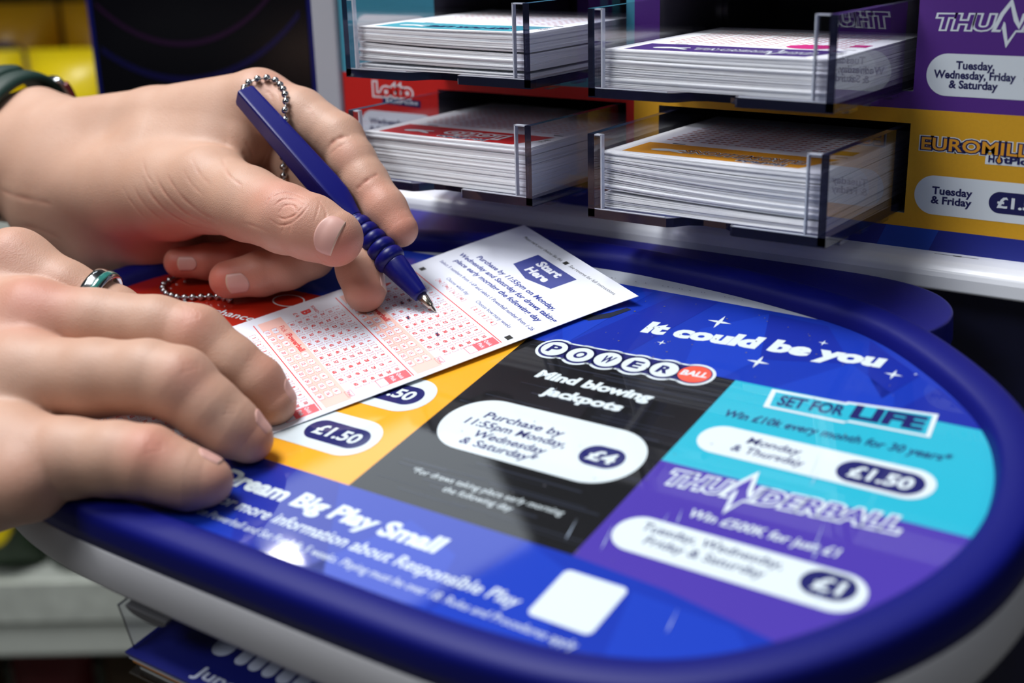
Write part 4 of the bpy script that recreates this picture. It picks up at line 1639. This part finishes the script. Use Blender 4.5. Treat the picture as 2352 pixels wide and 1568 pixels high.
RIGHT_PALM = [[(-375.4, -220.8, 25.4, 44), (-292.0, -204.2, 26.3, 37), (-257.2, -195.8, 26.6, 35)], [(-267.1, -187.0, 34.3, 28), (-237.4, -153.3, 56.2, 23), (-203.2, -126.4, 67.1, 17)], [(-259.8, -193.1, 29.4, 30), (-216.3, -165.5, 47.3, 24), (-170.4, -145.4, 53.4, 18)], [(-252.2, -200.2, 22.9, 30), (-194.1, -184.2, 36.2, 24), (-150.9, -169.4, 40.0, 19)], [(-244.6, -206.2, 13.5, 28), (-178.6, -202.6, 20.6, 24), (-131.7, -197.7, 22.8, 19)], [(-237.7, -211.1, 10.9, 26), (-172.1, -214.1, 13.3, 22), (-133.2, -212.5, 15.8, 19.5), (-111.7, -204.8, 18.3, 17)], [(-221.6, -186.8, 27.0, 32), (-180.4, -178.9, 31.6, 27)]]
RIGHT_FINGERS = [[(-203.2, -126.4, 67.1, 17), (-176.7, -121.2, 55.7, 14.3), (-154.5, -114.0, 43.8, 13.2), (-136.5, -111.7, 34.2, 12.5), (-116.2, -112.1, 22.0, 11.5), (-99.2, -109.2, 12.2, 10)], [(-170.4, -145.4, 53.4, 18), (-142.4, -132.0, 50.1, 15.4), (-116.4, -119.3, 46.0, 14.2), (-99.8, -112.3, 40.3, 14.6), (-84.3, -109.4, 28.2, 12.8), (-74.0, -106.2, 18.4, 12.2), (-67.2, -105.5, 9.1, 10.4)], [(-150.9, -169.4, 40.0, 19), (-116.8, -156.1, 39.9, 17), (-93.7, -146.0, 39.6, 16), (-80.3, -141.5, 36.5, 16), (-67.2, -139.6, 25.6, 14), (-59.1, -137.2, 17.3, 13), (-52.6, -134.6, 11.1, 10.4)], [(-131.7, -197.7, 22.8, 19), (-102.0, -188.3, 22.1, 16.8), (-80.9, -179.9, 21.9, 15.4), (-68.1, -174.8, 20.3, 15.2), (-57.9, -171.2, 15.5, 13.4), (-51.3, -168.5, 12.6, 12.4), (-45.4, -165.2, 11.2, 10.2)]]
LEFT_CREASES = [([(-127.2, -26.5, 69.5), (-124.3, -21.8, 70.6), (-119.8, -17.9, 69.5), (-111.7, -18.1, 67.8)], 0.294, 0.5), ([(-123.7, -28.9, 66.5), (-121.3, -24.1, 68.6), (-115.8, -21.1, 68.0), (-108.2, -22.4, 65.6)], 0.42, 0.5), ([(-120.2, -29.6, 63.9), (-118.7, -26.0, 66.4), (-114.4, -24.5, 66.3), (-110.6, -26.3, 64.2)], 0.35, 0.5), ([(-120.8, -31.1, 62.3), (-116.0, -30.4, 61.5), (-111.0, -27.7, 63.2), (-109.1, -23.0, 65.7)], 0.42, 0.5), ([(-124.8, -33.0, 61.5), (-119.1, -32.5, 58.7), (-112.0, -30.7, 59.9), (-108.0, -26.5, 63.0), (-107.3, -20.3, 65.9)], 0.35, 0.5), ([(-128.5, -30.6, 66.7), (-128.2, -26.9, 69.6), (-127.4, -22.8, 71.3)], 0.315, 0.5), ([(-118.0, -33.4, 54.8), (-115.4, -31.8, 58.9)], 0.21, 0.5), ([(-112.8, -32.8, 55.2), (-112.0, -30.7, 59.9)], 0.21, 0.5), ([(-101.8, -25.5, 58.9), (-102.8, -20.1, 63.1), (-106.1, -14.2, 65.7)], 0.24499999999999997, 0.5), ([(-226.8, -25.5, 71.0), (-219.0, -29.4, 62.7), (-211.3, -29.9, 55.5), (-202.8, -29.1, 50.2), (-192.2, -26.9, 45.8), (-178.3, -26.5, 45.1)], 0.4, 1.2000000000000002), ([(-218.4, -23.5, 72.2), (-209.2, -28.0, 65.6), (-199.5, -30.2, 59.4), (-189.6, -29.5, 53.2), (-174.2, -29.9, 50.6)], 0.4, 1.2000000000000002), ([(-208.1, -23.4, 73.3), (-198.3, -28.1, 68.0), (-189.5, -29.6, 61.5), (-177.9, -30.4, 56.2), (-165.0, -32.5, 55.2)], 0.3, 1.0499999999999998), ([(-233.8, -28.1, 67.8), (-225.3, -31.5, 58.1), (-218.2, -30.3, 50.0), (-211.7, -26.7, 43.2)], 0.25, 1.125), ([(-195.6, -21.8, 76.2), (-187.1, -25.6, 70.5), (-176.2, -28.5, 66.0)], 0.2, 0.8999999999999999), ([(-195.4, -14.7, 80.3), (-184.2, -21.0, 74.7), (-171.2, -25.5, 71.0)], 0.175, 0.8999999999999999), ([(-197.1, 19.0, 76.8), (-194.1, 19.9, 69.5), (-160.0, -6.5, 75.9)], 0.25, 1.0499999999999998), ([(-194.2, 22.5, 76.9), (-192.7, 23.6, 70.6), (-195.2, 26.4, 62.1)], 0.25, 0.8999999999999999), ([(-140.0, 31.0, 72.4), (-136.9, 33.7, 76.3), (-133.6, 37.0, 77.6), (-130.7, 40.3, 77.2)], 0.55, 1.125), ([(-137.8, 29.4, 69.8), (-133.1, 32.0, 73.8), (-129.8, 35.3, 75.1)], 0.25, 0.8250000000000001), ([(-116.8, 22.6, 54.9), (-113.7, 24.9, 57.8), (-111.1, 29.1, 59.8), (-109.8, 34.4, 60.1)], 0.45, 1.0499999999999998), ([(-160.8, 40.4, 92.8), (-155.4, 40.1, 89.8), (-151.9, 36.7, 85.5)], 0.2, 1.125), ([(-186.0, 38.2, 100.1), (-181.7, 37.9, 98.1), (-178.5, 35.1, 94.6)], 0.25, 1.0), ([(-184.5, 41.8, 101.2), (-176.9, 39.4, 97.9), (-173.9, 35.0, 93.8)], 0.2, 0.9), ([(-353.5, -36.7, 53.5), (-327.3, -38.4, 51.9), (-304.4, -35.8, 49.5)], 0.3, 1.6), ([(-377.0, -30.1, 29.1), (-329.2, -40.9, 34.4), (-307.5, -36.2, 27.2)], 0.3, 1.6), ([(-181.2, -6.3, 78.4), (-164.1, -18.9, 75.8), (-150.5, -23.0, 72.2)], 0.3, 0.8), ([(-234.0, -17.0, 77.7), (-224.4, -24.3, 72.0), (-216.3, -27.3, 66.9)], 0.22, 0.8), ([(-242.7, -29.0, 64.8), (-232.3, -32.4, 55.3), (-224.5, -30.8, 45.8)], 0.2, 0.96), ([(-146.7, -33.4, 56.7), (-132.5, -35.5, 57.2), (-124.1, -34.7, 54.6)], 0.2, 0.8), ([(-107.7, -13.8, 66.4), (-99.7, -17.9, 61.4), (-97.9, -22.5, 58.1)], 0.25, 0.6400000000000001), ([(-102.1, -29.6, 45.3), (-99.3, -27.1, 38.9), (-95.3, -23.3, 36.0)], 0.25, 0.6400000000000001)]
RIGHT_CREASES = [([(-102.9, -112.6, 56.6), (-96.6, -116.6, 55.0), (-94.8, -120.9, 52.3)], 0.16, 0.8), ([(-99.7, -112.4, 56.1), (-95.0, -115.5, 54.7), (-93.3, -119.3, 52.5)], 0.16, 0.8), ([(-97.4, -112.5, 55.7), (-93.6, -114.2, 54.4), (-92.0, -117.5, 52.6)], 0.16, 0.8), ([(-94.7, -111.9, 54.9), (-92.3, -112.8, 53.9), (-91.0, -115.5, 52.6)], 0.16, 0.8), ([(-73.0, -140.9, 51.7), (-69.2, -143.1, 49.2), (-67.8, -147.0, 46.4)], 0.16, 0.8), ([(-71.2, -139.9, 50.6), (-68.5, -141.6, 48.5), (-67.0, -145.0, 46.3)], 0.16, 0.8), ([(-69.9, -139.3, 49.7), (-67.8, -139.9, 47.7), (-66.4, -142.9, 46.1)], 0.16, 0.8), ([(-68.8, -137.8, 48.2), (-67.3, -138.1, 46.8), (-66.0, -140.6, 45.7)], 0.16, 0.8), ([(-62.1, -176.3, 35.2), (-58.6, -178.2, 32.8), (-57.5, -181.6, 30.1)], 0.16, 0.8), ([(-60.2, -175.4, 34.2), (-57.6, -176.9, 32.2), (-56.5, -179.9, 30.1)], 0.16, 0.8), ([(-58.9, -174.9, 33.4), (-56.7, -175.6, 31.6), (-55.6, -178.2, 30.0)], 0.16, 0.8), ([(-57.4, -173.8, 32.2), (-55.7, -174.2, 31.0), (-54.7, -176.4, 29.9)], 0.16, 0.8), ([(-73.5, -103.8, 35.1), (-70.7, -111.3, 32.5)], 0.14, 0.8), ([(-74.1, -101.2, 33.6), (-69.8, -109.9, 31.8)], 0.14, 0.8), ([(-53.3, -138.0, 31.8), (-52.1, -143.9, 28.5)], 0.14, 0.8), ([(-52.9, -136.4, 30.9), (-51.1, -142.6, 27.9)], 0.14, 0.8), ([(-52.5, -134.7, 30.1), (-50.2, -141.3, 27.4)], 0.14, 0.8)]
LEFT_BLUSH = [((-87.7, -19.2, 46.6), 12, 0.38), ((-109.1, -29.9, 41.3), 14, 0.2), ((-93.9, -24.6, 38.7), 12, 0.3), ((-108.6, -26.3, 63.5), 12, 0.12), ((-128.6, 31.2, 71.7), 9, 0.2), ((-107.2, 24.2, 54.5), 11, 0.28), ((-87.6, 21.1, 38.5), 14, 0.4), ((-90.8, -10.2, 15.2), 14, 0.45), ((-180.6, -30.9, 18.5), 13, 0.62), ((-160.1, -21.6, 17.2), 20, 0.35), ((-227.0, -22.4, 15.4), 13, 0.6), ((-208.6, -11.4, 18.4), 22, 0.42), ((-194.7, 3.6, 21.7), 20, 0.4), ((-188.7, 46.3, 104.0), 12, 0.2), ((-126.0, -21.6, 71.2), 20, 0.3)]
RIGHT_BLUSH = [((-158.4, -148.9, 69.6), 20, 0.4), ((-92.4, -117.1, 53.0), 11, 0.3), ((-66.9, -145.1, 46.1), 11, 0.25), ((-58.7, -177.0, 33.1), 12, 0.42), ((-59.7, -107.0, 17.4), 9, 0.25), ((-43.2, -135.0, 15.5), 9, 0.25), ((-36.3, -166.8, 15.6), 9, 0.25), ((-196.1, -133.6, 83.2), 14, 0.2), ((-67.4, -103.4, 29.6), 9, 0.2), ((-101.8, -213.6, 30.0), 20, 0.1)]
LEFT_NAILS = [((-101.5, -14.5, 46.0, 14.6), (-114.6, -16.2, 50.8, 16.4), (0.677, -0.622, 0.389), 18.5, 12.0, 4.6), ((-183.3, -22.2, 13.4, 10.4), (-167.8, -11.6, 14.4, 12), (0.783, -0.701, 0.122), 13.5, 13.5, 15), ((-231.6, -15.1, 13.5, 8.8), (-216.5, -6.4, 12.2, 10), (0.775, -0.588, 0.276), 11, 12, 14), ((-99.2, -4.2, 11.3, 11.0), (-106.6, 2.5, 19.2, 11.8), (0.843, 0.537, -0.124), 14, 13, 9)]
RIGHT_NAILS = [((-67.2, -105.5, 9.1, 10.4), (-74.0, -106.2, 18.4, 12.2), (0.808, 0.751, 0.396), 13.5, 12.5, 5.0), ((-52.6, -134.6, 11.1, 10.4), (-59.1, -137.2, 17.3, 13), (0.809, 0.755, 0.399), 13.5, 12.5, 5.0), ((-45.4, -165.2, 11.2, 10.2), (-51.3, -168.5, 12.6, 12.4), (0.81, 0.76, 0.401), 11.5, 12.5, 5.0)]
LEFT_BOX = ((-580.6, -58.4, -8.2), (-78.8, 79.9, 112.4))
RIGHT_BOX = ((-425.4, -270.8, -24.6), (-29.2, -88.0, 90.1))


def rest_on_desk(V):
    """pads that touch the desk, the slip or the rim flatten against them"""
    near = np.argwhere((V[:, 2] < 12) & (V[:, 2] > -14)).ravel()
    P_ = V[near, :2]
    d = np.full(len(P_), 1e9)
    inside = np.zeros(len(P_), bool)
    n = len(loop)
    for i in range(n):
        a, b = loop[i], loop[(i + 1) % n]
        ba = b - a
        t = np.clip(((P_ - a) @ ba) / (ba @ ba), 0, 1)
        d = np.minimum(d, np.linalg.norm(P_ - a - t[:, None] * ba, axis=1))
        cond = (a[1] > P_[:, 1]) != (b[1] > P_[:, 1])
        if abs(b[1] - a[1]) > 1e-9:
            xi = a[0] + (P_[:, 1] - a[1]) * (b[0] - a[0]) / (b[1] - a[1])
            inside ^= cond & (P_[:, 0] < xi)
    sd = np.where(inside, -d, d)
    floor_ = np.where(sd < 0, 0.45, np.interp(sd, [0, 0.8, 2.2, 4.4, 9, 13, 15.6, 17.2, 18.3, 18.9], [0.9, 3.9, 6.3, 7.5, 7.8, 7.2, 5.5, 2.7, -2.7, -8.7]))
    floor_ = np.where(sd > 18.9, -99, floor_)
    q = P_ - ST
    a_, b_ = q @ SE1, q @ SE2
    on = (a_ > -0.5) & (a_ < SWID + 0.5) & (b_ > 0) & (b_ < SLEN + 0.5) & (sd < 0)
    sz = np.array([slip_z(float(x), float(y)) for x, y in zip(a_, b_)]) if len(a_) else a_
    floor_ = np.where(on, sz + 0.42, floor_)
    V = V.copy()
    V[near, 2] = np.where((V[near, 2] < floor_) & (V[near, 2] > floor_ - 13), floor_, V[near, 2])
    return V


HL_ = Hand(LEFT_PALM, LEFT_FINGERS)
HR_ = Hand(RIGHT_PALM, RIGHT_FINGERS)
person = thing('person', (-330, -60, -30), 'person with both hands on the desk, one writing, the other holding the slip', 'person')
parts_v, parts_f, parts_t = [], [], []
for H, bx, cr, bl_ in ((HL_, LEFT_BOX, LEFT_CREASES, LEFT_BLUSH), (HR_, RIGHT_BOX, RIGHT_CREASES, RIGHT_BLUSH)):
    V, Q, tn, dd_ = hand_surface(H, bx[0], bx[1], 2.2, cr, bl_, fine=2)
    V = rest_on_desk(V)
    k = sum(len(a) for a in parts_v)
    parts_v.append(V)
    parts_f.append(Q + k)
    parts_t.append(tn)
V = np.concatenate(parts_v)
Q = np.concatenate(parts_f)
tn = np.concatenate(parts_t)
hands = obj('hands', V, Q.tolist(), [M_SKIN], person, smooth=True, recalc=False)
at_ = hands.data.attributes.new('skin_tint', 'FLOAT', 'POINT')
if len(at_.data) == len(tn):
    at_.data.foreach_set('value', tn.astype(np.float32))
for nl in LEFT_NAILS:
    nail(HL_, nl[0], nl[1], nl[2], nl[3], nl[4], nl[5], person)
for nl in RIGHT_NAILS:
    nail(HR_, nl[0], nl[1], nl[2], nl[3], nl[4], nl[5], person)


def cuff(name, a, b, ra, rb):
    """dark knitted sleeve over the forearm, outside the picture"""
    a, b = np.array(a), np.array(b)
    ax = (b - a) / np.linalg.norm(b - a)
    u_ = np.cross(ax, [0, 0, 1.0])
    u_ /= np.linalg.norm(u_)
    w_ = np.cross(u_, ax)
    prof = [(0, ra - 6), (0, ra), (3, ra + 2), (10, ra + 1), (14, ra + 3)] + [(14 + k * 16, ra + 3 + (rb - ra) * k / 14 + 1.5 * math.sin(k * 1.7)) for k in range(1, 15)]
    n = 32
    v = [a + ax * d + (u_ * math.cos(2 * math.pi * i / n) + w_ * math.sin(2 * math.pi * i / n)) * r for d, r in prof for i in range(n)]
    f = [(j * n + i, j * n + (i + 1) % n, (j + 1) * n + (i + 1) % n, (j + 1) * n + i) for j in range(len(prof) - 1) for i in range(n)]
    f.append(tuple(range((len(prof) - 1) * n, len(prof) * n)))
    obj(name, v, f, [mat('dark_knit', (24, 26, 30), 0.9, bump=0.5, bscale=900)], person, smooth=True)


cuff('sleeve', (-555.0, -10.0, 51.0), (-800.0, -50.0, 52.0), 50, 70)
cuff('sleeve', (-398.0, -226.0, 25.2), (-600.0, -272.0, 22.0), 50, 70)

# ================================================================ pen, chain, strap, ring
CHAIN_PATH = [(-189.718, 27.209, 103.685), (-194.704, 32.664, 103.532), (-193.888, 35.057, 105.002), (-191.046, 38.963, 105.835), (-188.011, 42.951, 105.422), (-183.925, 45.116, 103.688), (-178.061, 43.216, 101.431), (-171.697, 38.994, 99.042), (-167.902, 35.097, 95.953), (-166.793, 32.031, 92.191), (-166.091, 30.321, 88.174), (-167.207, 29.249, 83.534), (-173.295, 31.249, 72.785), (-175.784, 31.271, 66.197), (-174.954, 28.581, 60.647), (-173.977, 26.294, 55.72), (-169.659, 18.587, 50.0), (-168.933, 12.671, 44.79), (-167.126, 5.272, 40.394), (-214.941, 37.449, 12.233), (-217.74, 30.703, 5.775), (-220.153, 20.069, 1.9), (-223.852, 10.356, 1.9), (-229.409, 1.652, 1.9), (-237.058, -5.778, 1.9), (-241.792, -11.089, 1.9), (-241.335, -17.867, 1.9), (-240.689, -22.933, 1.9), (-236.516, -27.345, 1.9), (-230.421, -31.027, 1.9), (-225.105, -32.067, 1.9), (-218.642, -32.69, 1.9), (-212.597, -31.199, 1.9), (-207.221, -28.821, 1.9), (-201.603, -26.363, 1.9), (-197.318, -24.358, 1.9), (-190.275, -23.632, 1.9), (-181.356, -24.436, 1.9)]
PEN_TIP = np.array([-60.6, 4.5, 1.35])
PEN_TOP = np.array([-191.085, 27.397, 101.33])
PEN_VIEW = np.array([0.682, -0.645, 0.346])
PA = (PEN_TOP - PEN_TIP) / np.linalg.norm(PEN_TOP - PEN_TIP)
PLEN = float(np.linalg.norm(PEN_TOP - PEN_TIP))
PV = PEN_VIEW - PA * (PEN_VIEW @ PA)
PV /= np.linalg.norm(PV)
PW = np.cross(PA, PV)


def turned(stations, n=32, closed=True):
    """stations: (distance from the tip, radius, squareness 0..1, half width)"""
    v = []
    for s_, r, sq, hw in stations:
        for i in range(n):
            t = 2 * math.pi * i / n + math.pi / 4
            th = math.radians(PEN_ROT)
            c_, s2 = math.cos(t), math.sin(t)
            # square with rounded corners by a superellipse
            e = 14.0
            k = 1.0 / ((abs(c_) ** e + abs(s2) ** e) ** (1 / e))
            rad = r * (1 - sq) + hw * k * sq
            x, y = rad * c_, rad * s2
            X = x * math.cos(th) - y * math.sin(th)
            Y = x * math.sin(th) + y * math.cos(th)
            v.append(PEN_TIP + PA * s_ + PV * X + PW * Y)
    m = len(stations)
    f = [(j * n + i, j * n + (i + 1) % n, (j + 1) * n + (i + 1) % n, (j + 1) * n + i) for j in range(m - 1) for i in range(n)]
    f.append(tuple(range(n))[::-1])
    f.append(tuple(range((m - 1) * n, m * n)))
    return v, f


PEN_ROT = 34 + 45 - 45
M_PEN = mat('pen_blue_plastic', (7, 12, 100), 0.36, spec=0.3, bump=0.08, bscale=1200)
M_STEEL = mat('pen_point_metal', (196, 186, 172), 0.22, metal=1.0)
M_CHROME = mat('bead_chain_metal', (186, 188, 190), 0.14, metal=1.0)
pen = thing('ballpoint_pen', PEN_TIP, 'dark blue square-bodied ballpoint pen with ribbed grip held in the writing hand', 'pen')
st = []
ribs = [(38.5, 8.6), (45.2, 8.2), (51.6, 7.6), (57.6, 7.0), (63.2, 6.3)]
g = []
for c_, R_ in ribs:
    for t in np.linspace(0, math.pi, 7):
        g.append((c_ - 3.0 * math.cos(t), R_ - 1.5 + 1.5 * math.sin(t), 0, 0))
grip = [(33.2, 5.4, 0, 0)] + g + [(67.6, 4.6, 0, 0), (70, 4.8, 0, 0)]
v, f = turned(grip, 40)
obj('ribbed_grip', v, f, [M_PEN], pen, smooth=True)
v, f = turned([(11.8, 3.3, 0, 0), (12.0, 4.2, 0, 0), (13.5, 4.45, 0, 0), (24, 5.8, 0, 0), (34.2, 7.0, 0, 0), (35.6, 6.6, 0, 0)], 40)
obj('sleeve', v, f, [M_PEN], pen, smooth=True)
v, f = turned([(0.0, 0.35, 0, 0), (0.5, 0.62, 0, 0), (3.4, 1.15, 0, 0), (3.8, 1.7, 0, 0), (4.6, 1.9, 0, 0), (13.2, 3.25, 0, 0)], 32)
obj('metal_point', v, f, [M_STEEL], pen, smooth=True)
v, f = turned([(68.6, 4.9, 0, 0), (72, 5.4, 0.25, 4.9), (77, 6.0, 0.7, 5.6), (84, 6, 1, 6.3), (92, 6, 1, 6.5), (PLEN - 1.2, 6, 1, 5.2), (PLEN, 6, 1, 4.7)], 64)
o = obj('barrel', v, f, [M_PEN], pen, smooth=False)
o.data.polygons.foreach_set('use_smooth', [True] * len(o.data.polygons))
md = o.modifiers.new('edge_split', 'EDGE_SPLIT')
md.split_angle = math.radians(22)

# ball chain
cp = smooth_curve(CHAIN_PATH, 6)
cp = np.array(cp)
seg = np.linalg.norm(np.diff(cp, axis=0), axis=1)
cum = np.concatenate([[0], np.cumsum(seg)])
STEP = 5.1
V_, F_2 = [], []


def add_sphere(c_, r, nu=14, nv=9):
    k = len(V_)
    for j in range(nv + 1):
        ph = math.pi * j / nv
        for i in range(nu):
            t = 2 * math.pi * i / nu
            V_.append((c_[0] + r * math.sin(ph) * math.cos(t), c_[1] + r * math.sin(ph) * math.sin(t), c_[2] + r * math.cos(ph)))
    for j in range(nv):
        for i in range(nu):
            F_2.append((k + j * nu + i, k + (j + 1) * nu + i, k + (j + 1) * nu + (i + 1) % nu, k + j * nu + (i + 1) % nu))


def add_rod(a, b, r, n=8):
    k = len(V_)
    ax = (b - a) / (np.linalg.norm(b - a) + 1e-9)
    u_ = np.cross(ax, [0.3, 0.2, 0.93])
    u_ /= np.linalg.norm(u_)
    w_ = np.cross(ax, u_)
    for e in (a, b):
        for i in range(n):
            t = 2 * math.pi * i / n
            V_.append(tuple(e + (u_ * math.cos(t) + w_ * math.sin(t)) * r))
    for i in range(n):
        F_2.append((k + i, k + (i + 1) % n, k + n + (i + 1) % n, k + n + i))


def along(s_):
    i = min(len(seg) - 1, max(0, int(np.searchsorted(cum, s_) - 1)))
    return cp[i] + (cp[i + 1] - cp[i]) * ((s_ - cum[i]) / max(seg[i], 1e-6))


prev = None
s_ = 0.6
while s_ < cum[-1]:
    p_ = along(s_)
    add_sphere(p_, 2.05)
    if prev is not None:
        add_rod(prev, p_, 0.42)
    prev = p_
    s_ += STEP
o = obj('ball_chain', V_, F_2, [M_CHROME], None, smooth=True)
tag(o, 'silver ball chain looping from the pen top down to the desk', 'chain')

# wrist strap
WT, WC, WB = np.array([-392.366, 25.041, 100.306]), np.array([-386.473, -0.56, 66.66]), np.array([-393.159, 36.534, 58.213])
WA = np.array([0.994, 0.098, -0.044])


def band_ring(name, a0, a1, shift, width, off, thick, m, parent, n=72):
    """elliptical strap segment around the wrist between two angles (deg; 0 = back, 90 = top)"""
    e1 = WB - WC
    e2 = WT - WC
    v, f = [], []
    full = abs(a1 - a0) >= 359.9
    prof = []
    for i in range(8):
        t = i / 7
        prof.append((-width / 2 + width * t, off + thick * (1 - 0.55 * abs(2 * t - 1) ** 3)))
    prof += [(width / 2, off), (-width / 2, off)]
    m_ = len(prof)
    for i in range(n + (0 if full else 1)):
        t = math.radians(a0 + (a1 - a0) * i / n)
        c0 = WC + WA * shift + e1 * math.cos(t) + e2 * math.sin(t)
        d = e1 / (e1 @ e1) * math.cos(t) + e2 / (e2 @ e2) * math.sin(t)
        d -= WA * (d @ WA) * 0.6
        d /= np.linalg.norm(d)
        for w_, h_ in prof:
            v.append(c0 + WA * w_ + d * h_)
    k = n if full else n
    N_ = n + (0 if full else 1)
    for i in range(k):
        for j in range(m_):
            a, b = i, (i + 1) % N_
            f.append((a * m_ + j, b * m_ + j, b * m_ + (j + 1) % m_, a * m_ + (j + 1) % m_))
    if not full:
        f.append(tuple(range(m_)))
        f.append(tuple(range(n * m_ + m_ - 1, n * m_ - 1, -1)))
    return obj(name, v, f, [m], parent, smooth=True)


M_STRAP = mat('dark_green_silicone', (16, 44, 38), 0.5, spec=0.35)
watch = thing('wrist_strap', WC, 'dark green silicone wrist strap with a small silver and red case on the writing wrist', 'wristband')
band_ring('strap', 0, 360, -4, 30, -1.0, 6.5, M_STRAP, watch)
band_ring('strap_keeper', 88, 170, -12, 20, 3.4, 5.0, M_STRAP, watch, n=24)
band_ring('silver_case', 18, 62, 6.5, 15, 2.0, 5.0, mat('strap_case_metal', (190, 194, 200), 0.2, metal=1.0), watch, n=24)
band_ring('red_inlay', 22, 54, 13.4, 5.0, 2.2, 4.4, mat('strap_case_red', (120, 16, 20), 0.25, coat=0.6), watch, n=24)

# finger ring
RC, RA = np.array([-162.94, -115.51, 49.6]), np.array([0.847, 0.274, -0.455])
RA /= np.linalg.norm(RA)
ru = np.cross(RA, [0, 0, 1.0])
ru /= np.linalg.norm(ru)
rw = np.cross(ru, RA)


def torus_band(name, r, w_, th, shift, m, parent, n=64):
    v, f = [], []
    prof = [(-w_ / 2, 0), (-w_ / 2 * 0.9, th * 0.8), (-w_ / 4, th), (w_ / 4, th), (w_ / 2 * 0.9, th * 0.8), (w_ / 2, 0), (0, -0.5)]
    k = len(prof)
    for i in range(n):
        t = 2 * math.pi * i / n
        d = ru * math.cos(t) + rw * math.sin(t)
        for a, h_ in prof:
            v.append(RC + RA * (shift + a) + d * (r + h_))
    for i in range(n):
        for j in range(k):
            f.append((i * k + j, ((i + 1) % n) * k + j, ((i + 1) % n) * k + (j + 1) % k, i * k + (j + 1) % k))
    return obj(name, v, f, [m], parent, smooth=True)


m_abal = mat('teal_shell_inlay', (50, 120, 112), 0.15, coat=0.8, noise=0.5, nscale=500)
ring = thing('finger_ring', RC, 'silver ring with a teal shell inlay on the finger of the hand holding the slip', 'ring')
torus_band('silver_band', 14.3, 9.5, 1.5, 0, M_CHROME, ring)
torus_band('shell_inlay', 15.3, 3.4, 0.9, 1.6, m_abal, ring)
